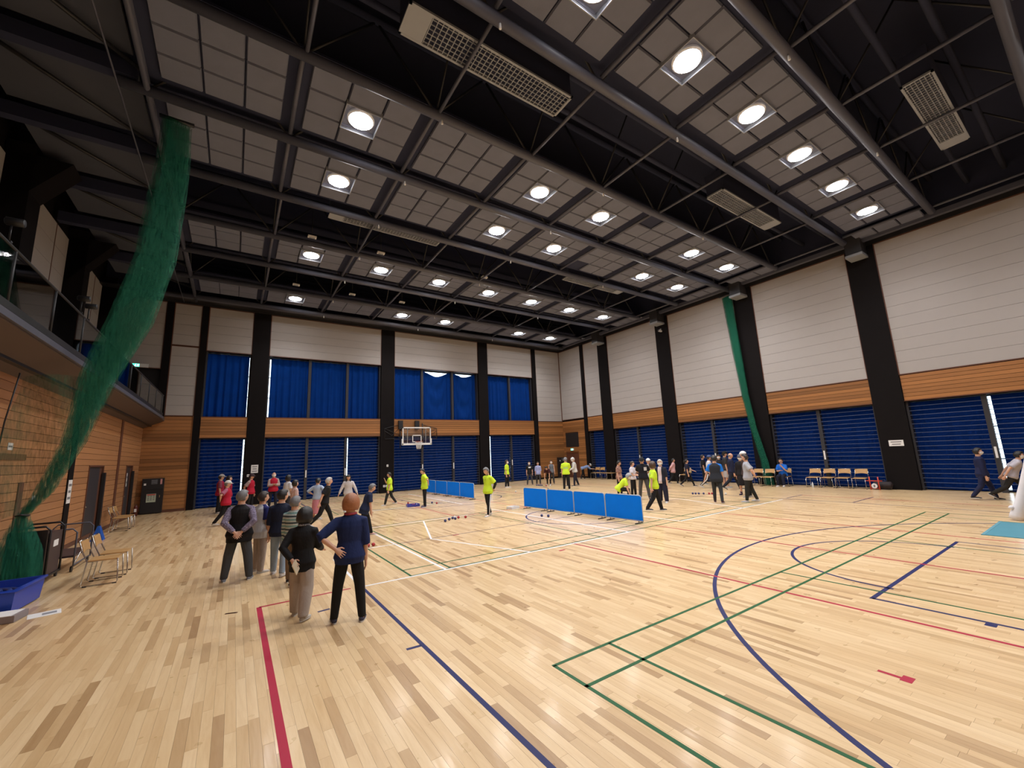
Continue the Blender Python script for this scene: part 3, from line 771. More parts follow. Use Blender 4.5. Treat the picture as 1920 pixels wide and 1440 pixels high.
def hydrant(loc, rz, w, label):
    t = empty('fire_cabinet', loc, rz, label=label, cat='cabinet')
    MB().box((0, -.12, .82), (w, .24, 1.58)).build('body', M_BLACK, t)
    MB().box((0, -.247, 1.35), (w-.04, .014, .48)).build('upper_door', M_BLACK, t)
    d = MB().box((0, -.247, .56), (w-.04, .014, 1.02)).build('lower_door', M_BLACK, t)
    MB().box((w*.36, -.262, .78), (.03, .02, .1)).build('handle', M_CHROME, d)
    g = MB(); [g.box((0.05, -.257, 1.36+k*.035), (.22, .008, .012)) for k in range(6)]; g.build('speaker_grille', M_GRILLE, t)
    MB().box((-.02, -.258, .72), (.34, .006, .38)).build('poster', plain('poster_green', (.45, .52, .40), .7), t)
    MB().box((-.02, -.263, .87), (.30, .004, .05)).build('poster_heading', plain('poster_red', (.5, .06, .05), .7), t)
    g = MB(); [g.box((-.12+(k % 3)*.1, -.263, .80-.08*(k//3)), (.06, .004, .04)) for k in range(9)]; g.build('poster_drawing', M_INK, t)
    MB().box((-w*.36, -.258, 1.35), (.08, .006, .09)).build('sticker', M_PAPER, t)
    MB().box((w*.38, -.258, 1.45), (.07, .006, .24)).build('warning_sticker', plain('sticker_pink', (.6, .3, .3), .7), t)
    return t
hydrant((-3.1, YF-.005, 0), 0, .78, 'black fire cabinet with a poster in the far left corner')
hydrant((21.98, YF-.035, 0), 0, .66, 'black fire cabinet near the far right corner behind people')
def ext(loc, label):
    t = empty('fire_extinguisher', loc, label=label, cat='fire extinguisher')
    m = plain('extinguisher_dark', (.1, .015, .012), .4)
    MB().tube([(0, 0, 0), (0, 0, .38), (0, 0, .45), (0, 0, .48)], [.075, .075, .05, .02], 12).build('cylinder', m, t)
    MB().box((0, 0, .5), (.03, .1, .03)).build('valve', M_CHROME, t); MB().tube([(0, .04, .48), (.06, .07, .3), (.07, .07, .12)], .012, 6).build('hose', M_BLACK, t)
    MB().box((.0, -.076, .25), (.08, .005, .14)).build('tag', M_PAPER, t)
ext((-3.56, 25.35, 0), 'fire extinguisher standing in the far left corner beside the black cabinet')
def exit_sign(loc, rz, label, w):
    t = empty('exit_sign', loc, rz, label=label, cat='exit sign')
    MB().box((0, -.03, 0), (w, .06, .17)).build('housing', M_WHITE, t)
    g = .16
    MB().box((-w/2+g if w > .4 else 0, -.063, 0), (.26, .006, .145)).build('green_face', emit('exit_green', (.10, .85, .62), 1.6), t)
    f = MB(); c = -w/2+g if w > .4 else 0
    f.box((c-.02, -.068, .0), (.03, .004, .06)); f.ell((c-.0, -.068, .045), (.013, .003, .013), None, 8, 6); f.box((c-.045, -.068, -.04), (.05, .004, .016)); f.box((c+.01, -.068, -.04), (.016, .004, .045)); f.box((c+.08, -.068, 0), (.05, .004, .10))
    f.build('running_figure', emit('exit_white', (.9, 1, .95), 1.8), t)
exit_sign((XR, 24.98, 2.2), -R(90), 'green lit exit sign over the corner door', .36)
exit_sign((-4.05, YF-.02, 7.0), 0, 'green lit exit sign high on the gallery wall', .62)
sp = empty('wall_speaker', (XR, 24.96, 2.98), label='large black square speaker grille above the corner exit sign', cat='speaker')
piece('speaker_box', sp, (0.0, -.76, -.6), (.045, .76, .6), M_BLACK)
f = MB(); [f.bb((-.006, -.72, -.56+k*.047), (.001, .72, -.545+k*.047)) for k in range(24)]; f.build('grille_cloth', plain('grille_dark', (.02, .02, .022), .8), sp)
for i, (x, y, z) in enumerate(((.45+.2, YF-.053, 1.5), (7.95, YF-.053, 1.65), (7.75, YF-.053, .42), (7.9, YF-.053, .42))):
    t = empty('wall_switch', (x, y, z), label=['small white switch plate on the column behind the red vests', 'small white switch plate on the column left of the hoop', 'low left socket plate on the column left of the hoop', 'low right socket plate on the column left of the hoop'][i], cat='switch plate')
    MB().box((0, 0, 0), (.11, .012, .13)).build('plate', M_WHITE, t); MB().box((0, -.009, 0), (.04, .008, .06)).build('rocker', M_GRILLE, t)
cm = empty('security_camera', (XR-.055, 15.7, 9.5), label='small white camera on a dark column high on the right wall', cat='camera')
MB().tube([(0, 0, .1), (-.12, 0, .1), (-.12, 0, 0)], .02, 8).build('arm', M_WHITE, cm); MB().box((-.16, 0, -.04), (.28, .1, .1)).build('housing', M_WHITE, cm); MB().tube([(-.3, 0, -.04), (-.32, 0, -.04)], .035, 10).build('lens', M_BLACK, cm)
def spot(loc, label):
    t = empty('spotlight', loc, label=label, cat='spotlight')
    MB().tube([(0, 0, 0), (.02, .0, .0), (.30, .04, .02), (.32, .04, .02)], [.06, .1, .1, .09], 12).build('barrel', M_BLACK, t)
    MB().tube([(.12, 0, -.1), (.12, 0, -.5)], .02, 6).build('stem', M_BLACK, t); MB().box((.12, 0, -.52), (.1, .1, .04)).build('clamp', M_BLACK, t); t.scale = (.62, .62, .62)
spot((-3.08, 8.85, 5.84), 'black spotlight on the gallery railing at the left edge')
spot((-3.08, 12.35, 5.84), 'black spotlight on the gallery railing, upper of the middle pair')
spot((-3.08, 12.9, 5.84), 'black spotlight on the gallery railing, lower of the middle pair')

# ------------------------------------------------------------------ nets
def net(path, label, mat, seed, cols=90):
    """gathered hanging net: path of (x,y,z,width_x,width_y); folds follow a wavy section"""
    rg = random.Random(seed); v = []; f = []; n = len(path)
    for j, (x, y, z, wx, wy) in enumerate(path):
        for i in range(cols+1):
            s = i/cols-.5; a = 2*math.pi*11*s
            v.append((x+wx*s+.10*math.sin(a+j*.25)*min(1, wy*3), y+wy*s*.6+wy*.45*math.cos(a*1.0+j*.2)*.6, z+.02*math.sin(a)))
    for j in range(n-1):
        for i in range(cols):
            a = j*(cols+1)+i; f.append((a, a+1, a+cols+2, a+cols+1))
    t = empty('divider_net', (0, 0, 0), label=label, cat='net')
    MB().add(v, f, True).build('mesh_folds', mat, t)
    return t
def interp(keys, n=28):
    out = []
    for k in range(n):
        t = k/(n-1)*(len(keys)-1); i = min(int(t), len(keys)-2); u = t-i; u = u*u*(3-2*u)*.5+u*.5
        out.append(tuple(a+(b-a)*u for a, b in zip(keys[i], keys[i+1])))
    return out
nl = net(interp([(-1.62, 11.5, 10.25, .40, .28), (-1.60, 11.5, 9.0, .44, .32), (-1.72, 11.5, 6.8, .54, .36), (-2.02, 11.5, 5.2, .56, .36), (-2.40, 11.5, 4.0, .40, .30), (-2.62, 11.5, 2.7, .24, .18), (-2.95, 11.5, 1.7, .18, .14), (-3.17, 11.5, 1.32, .10, .1), (-3.15, 11.5, .7, .40, .3), (-3.17, 11.5, .03, .55, .4)], 40), 'gathered green divider net hanging from the ceiling at the left', M_NET, 1)
MB().tube([(-1.95, 11.5, 10.3), (-1.3, 11.5, 10.3)], .05, 8).build('net_rail', M_BLACK, nl)
MB().tube([(-3.25, 11.5, 1.32), (-3.17, 11.42, 1.34), (-3.09, 11.5, 1.32), (-3.17, 11.58, 1.30)], .02, 6, closed=True).build('tie_rope', M_BLACK, nl)
v = []; f = []; nr, nc = 22, 16
ka = [(-2.35, 3.9), (-2.5, 3.3), (-2.85, 2.3), (-3.1, 1.4)]; kb = [(-3.35, 3.9), (-3.42, 3.3), (-3.5, 2.2), (-3.4, 1.3)]
for j in range(nr+1):
    t = j/nr*3; i = min(int(t), 2); u = t-i
    pa = [ka[i][q]+(ka[i+1][q]-ka[i][q])*u for q in (0, 1)]; pb = [kb[i][q]+(kb[i+1][q]-kb[i][q])*u for q in (0, 1)]
    for c in range(nc+1):
        s = c/nc; v.append((pa[0]+(pb[0]-pa[0])*s, 11.45+.12*math.sin(7*s+j*.3)-.3*s*s, min(pa[1], pb[1])*1+(pa[1]-pb[1])*0+.05*math.sin(4*s)))
for j in range(nr):
    for c in range(nc): a = j*(nc+1)+c; f.append((a, a+1, a+nc+2, a+nc+1))
MB().add(v, f, True).build('loose_netting', M_NETT, nl)
MB().tube([(-3.36, 11.1, 3.9), (-3.45, 11.1, 3.0), (-3.5, 11.12, 2.0), (-3.45, 11.2, 1.2)], .012, 6).build('edge_rope', M_BLACK, nl)
nrt = net(interp([(22.3, 11.25, 10.2, .08, .55), (22.3, 11.1, 7.0, .08, .5), (22.32, 10.98, 4.6, .08, .42), (22.33, 10.8, 2.9, .08, .40), (22.34, 10.5, 1.2, .08, .45), (22.34, 10.42, .03, .08, .6)], 30), 'gathered green divider net hanging beside a dark column on the right wall', M_NET, 2)
MB().tube([(22.15, 11.6, 10.25), (22.15, 10.9, 10.25)], .04, 8).build('net_rail', M_BLACK, nrt)

# ------------------------------------------------------------------ furniture
def make_chair():
    t = empty('stacking_chair')
    # faces +y locally, origin at floor centre
    seat = MB(); n = 8; v = []
    for j, z in ((0, .455), (1, .435)):
        for a, b in ((-.21, -.2), (.21, -.2), (.22, .2), (-.22, .2)): v.append((a, b, z-(.012 if b > 0 else 0)))
    seat.add(v, [(0, 1, 2, 3), (7, 6, 5, 4), (0, 4, 5, 1), (1, 5, 6, 2), (2, 6, 7, 3), (3, 7, 4, 0)]).build('seat', M_CHAIRW, t)
    b = MB(); v = []; m = 8
    for zz in (.60, .80):
        for k in range(m+1):
            s = k/m-.5; y = -.27-.055*(zz-.6)/.2-.05*(.25-s*s)*1.0
            for dy in (0, .014): v.append((s*.43, y+dy, zz+(0 if zz > .7 else .03*(1-4*s*s))))
    f = []
    for k in range(m):
        a, c, d, e2 = k*2, (k+1)*2, (m+1)*2+k*2, (m+1)*2+(k+1)*2
        f += [(a, c, e2, d), (c+1, a+1, d+1, e2+1), (d, e2, e2+1, d+1), (c, a, a+1, c+1)]
    f += [(0, (m+1)*2, (m+1)*2+1, 1), (m*2, m*2+1, (m+1)*2+m*2+1, (m+1)*2+m*2)]
    b.add(v, f).build('backrest', M_CHAIRW, t)
    for s in (-1, 1):
        MB().tube([(s*.225, -.335, .81), (s*.225, -.28, .62), (s*.23, -.2, .44), (s*.235, -.26, .03), (s*.235, -.22, .012), (s*.235, .22, .012), (s*.235, .24, .04), (s*.225, .21, .44), (s*.2, .17, .43), (s*.2, -.2, .43)], .011, 6).build('side_frame', M_CHROME, t)
        for yy in (-.2, .2): MB().box((s*.235, yy, .008), (.03, .06, .016)).build('foot_cap', M_BLACK, t)
    MB().tube([(-.225, -.335, .81), (.225, -.335, .81)], .011, 6).build('top_rail', M_CHROME, t)
    MB().tube([(-.2, -.2, .425), (.2, -.2, .425)], .01, 6).build('cross_rail', M_CHROME, t); MB().tube([(-.2, .19, .425), (.2, .19, .425)], .01, 6).build('cross_rail', M_CHROME, t)
    return t
ch0 = None
CH = [(-1.93, 11.2, -90, 'chrome chair with wooden seat, nearer of the pair by the left wall', 'chairs at the left wall'),
      (-1.90, 11.88, -90, 'chrome chair with wooden seat, farther of the pair by the left wall', 'chairs at the left wall'),
      (-3.15, 19.95, -90, 'lone chrome chair with wooden seat between the two left doors', 'chairs at the left wall'),
      (-3.15, 20.6, -90, 'chrome chair with wooden seat partly hidden by the lone chair between the left doors', 'chairs at the left wall')]
for i, y in enumerate((8.42, 7.86, 7.3, 6.70)):
    CH.append((22.25, y, 90, 'wooden-backed chair, %s from the red frame in the row of four at the right wall' % ['farthest', 'third', 'second', 'nearest'][i], 'chairs at the right wall'))
for i, y in enumerate((10.72, 10.18, 9.62)):
    CH.append((21.78 if i < 2 else 22.2, y, 90, ['wooden-backed chair beside the green net behind the grey-shirted person', 'empty wooden-backed chair next to the seated person', 'wooden-backed chair under the seated person in blue'][i], 'chairs at the right wall'))
for i, y in enumerate((22.35, 21.85, 21.25, 20.75, 18.9)):
    CH.append((22.2, y, 90, ['leftmost chair of the far corner row, under the bending person\'s hands', 'second chair of the far corner row', 'third chair of the far corner row', 'fourth chair of the far corner row', 'chair glimpsed behind the white-shirted person at the right wall'][i], 'chairs in the far corner'))
CH.append((22.25, 15.0, 90, 'chair at the right wall behind the person in pink', 'chairs at the right wall'))
for x, y, rz, lab, grp in CH:
    if ch0 is None: t = ch0 = make_chair()
    else: t = copy_tree(ch0)
    t.location = (x, y, 0); t.rotation_euler = (0, 0, R(rz)); tag(t, lab, 'chair', grp)

def divider(p, q, label, group):
    p, q = Vector((*p, 0)), Vector((*q, 0)); L = (q-p).length; c = (p+q)/2
    t = empty('court_divider', c, math.atan2(q.y-p.y, q.x-p.x), label=label, cat='divider', group=group)
    h = L/2-.015; z0, z1 = .07, .765; rc = .05
    pts = [(-h, 0, z0), (-h, 0, z1-rc), (-h+rc, 0, z1), (h-rc, 0, z1), (h, 0, z1-rc), (h, 0, z0)]
    MB().tube(pts, .013, 6, closed=True).build('frame', plain('divider_frame', (.35, .42, .52), .4), t)
    v = []; f = []; nx, nz = 14, 8
    for dy in (-.012, .012):
        for j in range(nz+1):
            for i in range(nx+1):
                s = i/nx; w = j/nz; yy = dy*(1 if 0 < i < nx and 0 < j < nz else .6)+.006*math.sin(9*s+5*w)*math.sin(math.pi*s)*(1-w)
                xx = -h+2*h*s; zz = z0+.015+(z1-z0-.02)*w
                if j == nz and (i == 0 or i == nx): zz -= .02
                v.append((xx, yy, zz))
    o = (nx+1)*(nz+1)
    for j in range(nz):
        for i in range(nx):
            a = j*(nx+1)+i; f.append((a, a+1, a+nx+2, a+nx+1)); f.append((o+a+nx+1, o+a+nx+2, o+a+1, o+a))
    MB().add(v, f, True).build('cloth', M_DIV, t)
    for s in (-.55, .55):
        MB().tube([(s*h*1.4, -.17, .015), (s*h*1.4, .17, .015)], .014, 6).build('foot', M_JAMB, t); MB().tube([(s*h*1.4, 0, .015), (s*h*1.4, 0, z0)], .012, 6).build('foot_stem', M_JAMB, t)
def run(A, B, n, lab, grp):
    A, B = Vector(A), Vector(B)
    for k in range(n): divider(A+(B-A)*k/n, A+(B-A)*(k+1)/n, 'blue cloth court divider, %s of four in the %s line' % (['farthest', 'second farthest', 'second nearest', 'nearest'][k], lab), grp)
run((9.45, 23.5), (9.5, 17.6), 4, 'back', 'back line of blue dividers')
run((9.33, 13.3), (9.55, 7.87), 4, 'front', 'front line of blue dividers')

# balls
M_BR = plain('ball_red', (.38, .02, .03), .45); M_BB = plain('ball_navy', (.03, .04, .15), .45); M_BW = plain('ball_white', (.75, .75, .72), .45)
def ball(x, y, m, lab, z=.043):
    t = empty('boccia_ball', (x, y, z), label=lab, cat='ball', group='throwing balls')
    MB().ell((0, 0, 0), (.043, .043, .043), None, 16, 10).build('shell', m, t)
    MB().tube([(.0433*math.cos(2*math.pi*k/20), .0433*math.sin(2*math.pi*k/20)*.7, .0433*math.sin(2*math.pi*k/20)*.7) for k in range(20)], .0022, 4, closed=True).build('seam', M_PURP if m != M_BW else M_GRILLE, t)
for a in ((2.80, 10.60, M_BR, 'left red ball of the pair on the short tape'), (2.93, 10.62, M_BR, 'right red ball of the pair on the short tape'),
          (5.74, 12.62, M_BB, 'navy ball at the near left end of the cluster'), (5.97, 12.82, M_BB, 'second navy ball of the cluster from the left'),
          (6.17, 12.98, M_BB, 'navy ball touching the white ball in the cluster'), (6.29, 13.07, M_BW, 'white target ball in the cluster'),
          (6.18, 12.80, M_BB, 'navy ball in front of the white ball in the cluster'), (6.37, 12.95, M_BR, 'red ball just right of the white ball'), (6.58, 12.84, M_BR, 'red ball at the right end of the cluster'),
          (6.72, 18.80, M_BR, 'red ball left of the referee beside the blue tray'), (7.55, 18.0, M_BB, 'navy ball right of the referee with hands on hips'), (7.61, 17.62, M_BR, 'red ball right of the referee with hands on hips'),
          (8.47, 11.10, M_BB, 'left navy ball on the white tape by the front dividers'), (8.56, 10.87, M_BB, 'right navy ball on the white tape by the front dividers'), (12.79, 18.97, M_BW, 'lone white ball on the floor between the divider lines'),
          (16.72, 11.0, M_BB, 'leftmost navy ball of the far row at right'), (16.78, 10.9, M_BB, 'second navy ball of the far row at right'), (16.84, 10.79, M_BB, 'third navy ball of the far row at right'), (16.93, 10.62, M_BB, 'fourth navy ball of the far row, set apart'),
          (17.06, 10.45, M_BR, 'left red ball of the far row at right'), (17.12, 10.35, M_BR, 'right red ball of the far row at right'), (17.3, 9.85, M_BW, 'white ball behind the person with blue sleeves'),
          (15.98, 21.3, M_BB, 'leftmost navy ball near the bending person'), (16.04, 21.2, M_BB, 'second navy ball near the bending person'), (16.10, 21.1, M_BB, 'third navy ball near the bending person'), (16.16, 21.0, M_BB, 'fourth navy ball near the bending person'),
          (16.07, 20.45, M_BR, 'red ball near the bending person'), (16.17, 20.2, M_BW, 'white ball near the bending person')): ball(*a)
tr = empty('ball_tray', (6.55, 17.72, 0), R(-10), label='low blue tray of balls on the floor at the referee\'s feet', cat='tray')
M_TRAY = plain('tray_blue', (.05, .06, .42), .4)
piece('base', tr, (-.26, -.2, 0), (.26, .2, .015), M_TRAY)
for a, b in (((-.26, -.2, 0), (.26, -.185, .10)), ((-.26, .185, 0), (.26, .2, .10)), ((-.26, -.2, 0), (-.245, .2, .10)), ((.245, -.2, 0), (.26, .2, .10))): piece('side', tr, a, b, M_TRAY)
for i, (x, y, m, l) in enumerate(((6.42, 17.75, M_BB, 'navy ball in the blue tray'), (6.52, 17.68, M_BR, 'left red ball in the blue tray'), (6.62, 17.75, M_BR, 'right red ball in the blue tray'), (6.70, 17.66, M_BW, 'white ball in the blue tray'))): ball(x, y, m, l, .06)
wb = empty('storage_tray', (8.98, 13.55, 0), R(8), label='low white plastic tray on the floor left of the front dividers', cat='tray')
piece('base', wb, (-.2, -.15, 0), (.2, .15, .012), M_WHITE)
for a, b in (((-.2, -.15, 0), (.2, -.138, .09)), ((-.2, .138, 0), (.2, .15, .09)), ((-.2, -.15, 0), (-.188, .15, .09)), ((.188, -.15, 0), (.2, .15, .09))): piece('side', wb, a, b, M_WHITE)
bt = empty('water_bottle', (21.9, 8.36, 0), label='clear water bottle on the floor in front of the row of four chairs', cat='bottle')
MB().tube([(0, 0, 0), (0, 0, .02), (0, 0, .17), (0, 0, .21), (0, 0, .225)], [.03, .034, .034, .016, .014], 12).build('body', plain('bottle_plastic', (.62, .66, .68), .15), bt); MB().tube([(0, 0, .225), (0, 0, .245)], .016, 10).build('cap', M_WHITE, bt)
rf = empty('red_frame', (21.98, 6.17, 0), R(90), label='red folded lattice frame with a round white badge at the right wall', cat='frame')
M_RF = plain('frame_red', (.55, .05, .02), .5)
for x in (-.14, .14): MB().tube([(x, 0, 0), (x, 0, .52)], .022, 6).build('upright', M_RF, rf)
MB().tube([(-.26, 0, .36), (.26, 0, .36)], .02, 6).build('crossbar', M_RF, rf); MB().tube([(-.14, 0, .06), (.14, 0, .06)], .015, 6).build('crossbar', M_RF, rf)
MB().tube([(0, .03, .16), (0, .045, .16)], .10, 14, smooth=False).build('badge', M_WHITE, rf); MB().ell((0, .048, .16), (.03, .005, .055), None, 10, 6).build('badge_mark', M_INK, rf)
bgk = empty('sports_bag', (22.26, 5.98, 0), label='dark bag on the floor behind the red frame at the right wall', cat='bag')
MB().tube([(0, -.3, .16), (0, -.26, .17), (0, .26, .17), (0, .3, .16)], [.08, .15, .15, .08], 12).build('body', plain('bag_dark', (.02, .012, .015), .7), bgk); MB().tube([(0, -.15, .30), (0, -.08, .38), (0, .08, .38), (0, .15, .30)], .012, 6).build('handle', M_BLACK, bgk)

# carts, bin and boxes by the left wall
ct = empty('table_cart', (-3.12, 12.2, 0), label='black upright trolley with a dark panel beside the green net', cat='trolley')
M_CART = plain('cart_black', (.01, .01, .012), .4)
piece('panel', ct, (-.24, -.44, .14), (.24, -.38, 1.0), M_CART); piece('panel', ct, (-.2, -.30, .14), (.26, .34, .92), plain('cart_maroon', (.05, .03, .032), .5))
for y in (-.40, .40): MB().tube([(-.27, y, .1), (-.27, y, .98), (-.2, y, 1.06), (.2, y, 1.06), (.27, y, .98), (.27, y, .1)], .018, 8).build('hoop_handle', M_CART, ct)
piece('deck', ct, (-.28, -.46, .10), (.28, .46, .14), M_CART)
for x in (-.23, .23):
    for y in (-.38, .38): MB().tube([(x-.015, y, .05), (x+.015, y, .05)], .05, 12, smooth=False).build('wheel', M_JAMB, ct)
MB().box((.262, .02, .70), (.006, .26, .12)).build('label_plate', M_PAPER, ct)
c2 = empty('flat_cart', (-3.02, 13.4, 0), label='flat trolley with hoop rails and a maroon deck along the left wall', cat='trolley')
piece('deck', c2, (-.33, -.62, .30), (.33, .62, .34), plain('cart_maroon', (.05, .03, .032)))
for y in (-.62, .62): MB().tube([(-.33, y, .12), (-.33, y, .80), (-.26, y, .88), (.26, y, .88), (.33, y, .80), (.33, y, .12)], .015, 8).build('hoop_handle', M_TUBE, c2)
for x in (-.33, .33): MB().tube([(x, -.62, .14), (x, .62, .14)], .014, 6).build('base_rail', M_TUBE, c2)
MB().tube([(.33, -.6, .16), (.33, .6, .7)], .012, 6).build('stay', M_CHROME, c2)
for x in (-.3, .3):
    for y in (-.58, .58): MB().tube([(x-.015, y, .06), (x+.015, y, .06)], .06, 12, smooth=False).build('wheel', M_CART, c2)
bn = empty('storage_bin', (-3.06, 10.2, 0), R(-4), label='large blue plastic crate on the floor at the left edge', cat='crate')
M_BIN = plain('bin_blue', (.008, .05, .42), .35)
def taper(z0, z1, a0, b0, a1, b1, th):
    m = MB(); v = []
    for z, a, b in ((z0, a0, b0), (z1, a1, b1), (z1, a1-th, b1-th), (z0+.02, a0-th, b0-th)):
        v += [(-a, -b, z), (a, -b, z), (a, b, z), (-a, b, z)]
    f = [(3, 2, 1, 0), (12, 13, 14, 15)]
    for k in range(4):
        j = (k+1) % 4; f += [(k, j, 4+j, 4+k), (4+k, 4+j, 8+j, 8+k), (8+k, 8+j, 12+j, 12+k)]
    return m.add(v, f)
taper(0.02, .36, .44, .45, .47, .48, .03).build('shell', M_BIN, bn)
MB().tube([(-.48, -.49, .35), (.48, -.49, .35), (.48, .49, .35), (-.48, .49, .35)], .022, 6, closed=True).build('rim', M_BIN, bn)
for s in (-1, 1):
    for y in (-.35, .35): MB().ell((s*.3, y, .03), (.05, .05, .03), None, 10, 6).build('caster', M_GRILLE, bn)
for i, rr in enumerate((.34, .24, .14)): MB().tube([(rr*math.cos(2*math.pi*k/28), -.05+rr*1.1*math.sin(2*math.pi*k/28),   .24+.02*i) for k in range(28)], .035, 8, closed=True).build('coil', plain('coil_blue', (.01, .03, .16), .4), bn)
bx = empty('flat_carton', (-2.75, 9.42, 0), R(-8), label='flat white carton on the floor in front of the blue crate', cat='carton')
MB().box((0, 0, .05), (.62, .34, .09)).build('box', plain('carton_grey', (.24, .20, .20), .7), bx); MB().box((-.03, 0, .0985), (.60, .33, .007)).build('lid', M_PAPER, bx)
bb2 = empty('white_board_sheet', (-2.22, 9.42, 0), R(14), label='thin white sheet lying under the carton corner', cat='sheet')
MB().box((0, 0, .003), (.34, .28, .006)).build('sheet', M_PAPER, bb2); MB().box((.05, .0, .0066), (.15, .12, .001)).build('print', M_GRILLE, bb2)
bc = empty('blue_cone', (-3.3, 17.85, 0), label='small blue wedge sign on the floor before the first left door', cat='floor sign')
MB().add([(-.14, -.16, 0), (.14, -.16, 0), (.14, .16, 0), (-.14, .16, 0), (-.02, -.1, .42), (.02, -.1, .42), (.02, .1, .42), (-.02, .1, .42)], [(3, 2, 1, 0), (4, 5, 6, 7), (0, 1, 5, 4), (1, 2, 6, 5), (2, 3, 7, 6), (3, 0, 4, 7)]).build('board', plain('cone_blue', (.01, .1, .5), .4), bc)
MB().box((0, 0, .43), (.05, .06, .03)).build('top_grip', M_JAMB, bc)

# portable goal frame leg and mat at the right edge
mt = empty('floor_mat', (14.35, 1.55, 0), 0, label='turquoise mat under the white goal stand at the right edge', cat='mat')
MB().bb((-1.25, -1.2, .0), (.9, .5, .012)).build('pad', plain('mat_teal', (.055, .22, .29), .6), mt)
MB().bb((-1.27, .47, .0), (.92, .52, .015)).build('edge_binding', plain('mat_edge', (.09, .26, .33), .6), mt)
gs = empty('goal_stand', (15.75, 1.86, 0), label='white cloth-wrapped goal stand leg at the right edge', cat='stand')
M_WRAP = plain('wrap_white', (.72, .70, .73), .7, bscale=9, bstr=.4)
MB().tube([(.10, -.55, 1.85), (.08, -.40, 1.3), (.05, -.26, .8), (.02, -.13, .38), (0, -.04, .12), (0, .0, .02)], [(.09, .09), (.095, .095), (.10, .10), (.105, .105), (.12, .125), (.11, .12)], 14).build('padded_leg', M_WRAP, gs)
MB().tube([(.10, -.53, 1.8), (.3, -2.6, 1.85)], .06, 10).build('top_bar', M_WRAP, gs)
MB().tube([(.05, -.1, .06), (.3, -2.0, .06)], .05, 8).build('base_bar', M_WHITE, gs); MB().ell((-.06, .02, .30), (.05, .05, .05), None, 10, 6).build('knot', M_WRAP, gs)

# ------------------------------------------------------------------ people
REMESH = []
def rbuild(mb, name, mat, root, vox, it=4):
    o = mb.build(name, None, root)
    md = o.modifiers.new('r', 'REMESH'); md.mode = 'VOXEL'; md.voxel_size = vox; md.use_smooth_shade = True
    sm = o.modifiers.new('s', 'SMOOTH'); sm.factor = .5; sm.iterations = it
    REMESH.append((o, mat)); return o
def cloth(c, pattern=None, **kw):
    key = 'cloth_%s_%s_%s' % ('_'.join('%.3f' % q for q in c), pattern, '_'.join('%s%s' % (a, b) for a, b in sorted(kw.items())))
    key = 'cloth_%d' % (abs(hash(key)) % 10**9) if len(key) > 55 else key
    if key in MC: return MC[key]
    m, nt, bs = newmat(key); v = vec(nt, 'obj')
    n = noise(nt, v, 6.0, 3)
    base = mixc(nt, n, [x*.85 for x in c], [min(1, x*1.15) for x in c])
    if pattern == 'stripe':
        sx = N(nt, 'ShaderNodeSeparateXYZ'); nt.links.new(v, sx.inputs[0])
        q = math2(nt, 'FRACT', math2(nt, 'MULTIPLY', sx.outputs[2], 1/kw['step'])); k = math2(nt, 'GREATER_THAN', q, .5)
        base = mixc(nt, k, base, kw['c2']); q2 = math2(nt, 'FRACT', math2(nt, 'MULTIPLY', sx.outputs[2], .5/kw['step'])); k2 = math2(nt, 'GREATER_THAN', q2, .75)
        if 'c3' in kw: base = mixc(nt, k2, base, kw['c3'])
    elif pattern == 'floral':
        vo = noise(nt, v, kw.get('sc', 28), 4, .7, 1.5); k = math2(nt, 'MULTIPLY', math2(nt, 'SUBTRACT', vo, .48), 9.0, True)
        base = mixc(nt, k, base, kw['c2'])
    if 'box' in kw:     # flat print inside a box in garment space
        x0, x1, y0, y1, z0, z1 = kw['box']; sx = N(nt, 'ShaderNodeSeparateXYZ'); nt.links.new(v, sx.inputs[0]); k = None
        for i, (a, b) in enumerate(((x0, x1), (y0, y1), (z0, z1))):
            for op, lim in (('GREATER_THAN', a), ('LESS_THAN', b)):
                g = math2(nt, op, sx.outputs[i], lim); k = g if k is None else math2(nt, 'MULTIPLY', k, g)
        if kw.get('rows'):
            rr = math2(nt, 'GREATER_THAN', math2(nt, 'FRACT', math2(nt, 'MULTIPLY', sx.outputs[2], kw['rows'])), .45); k = math2(nt, 'MULTIPLY', k, rr)
            gl_ = math2(nt, 'GREATER_THAN', noise(nt, v, 60, 1), .45); k = math2(nt, 'MULTIPLY', k, gl_)
        base = mixc(nt, k, base, kw['bc'])
    nt.links.new(base, bs.inputs['Base Color']); bs.inputs['Roughness'].default_value = .8; bs.inputs['Specular IOR Level'].default_value = .25
    bump(nt, bs, noise(nt, vec(nt, 'obj', (9, 9, 4)), 1.0, 3, .6, .8), .55, .03)
    MC[key] = m; return m
HAIRC = {'black': (.012, .010, .010), 'dark': (.035, .025, .02), 'grey': (.16, .16, .17), 'white': (.50, .48, .45), 'red': (.34, .13, .055), 'ltgrey': (.30, .30, .32), 'brown': (.07, .035, .02)}
def hairmat(k):
    nm = 'hair_'+k
    if nm in MC: return MC[nm]
    m, nt, bs = newmat(nm); v = vec(nt, 'obj', (40, 40, 12)); n = noise(nt, v, 2.0, 4, .6, 1)
    c = HAIRC[k]; nt.links.new(mixc(nt, n, [x*.55 for x in c], [x*1.45 for x in c]), bs.inputs['Base Color']); bs.inputs['Roughness'].default_value = .45
    bump(nt, bs, n, .5, .01); MC[nm] = m; return m

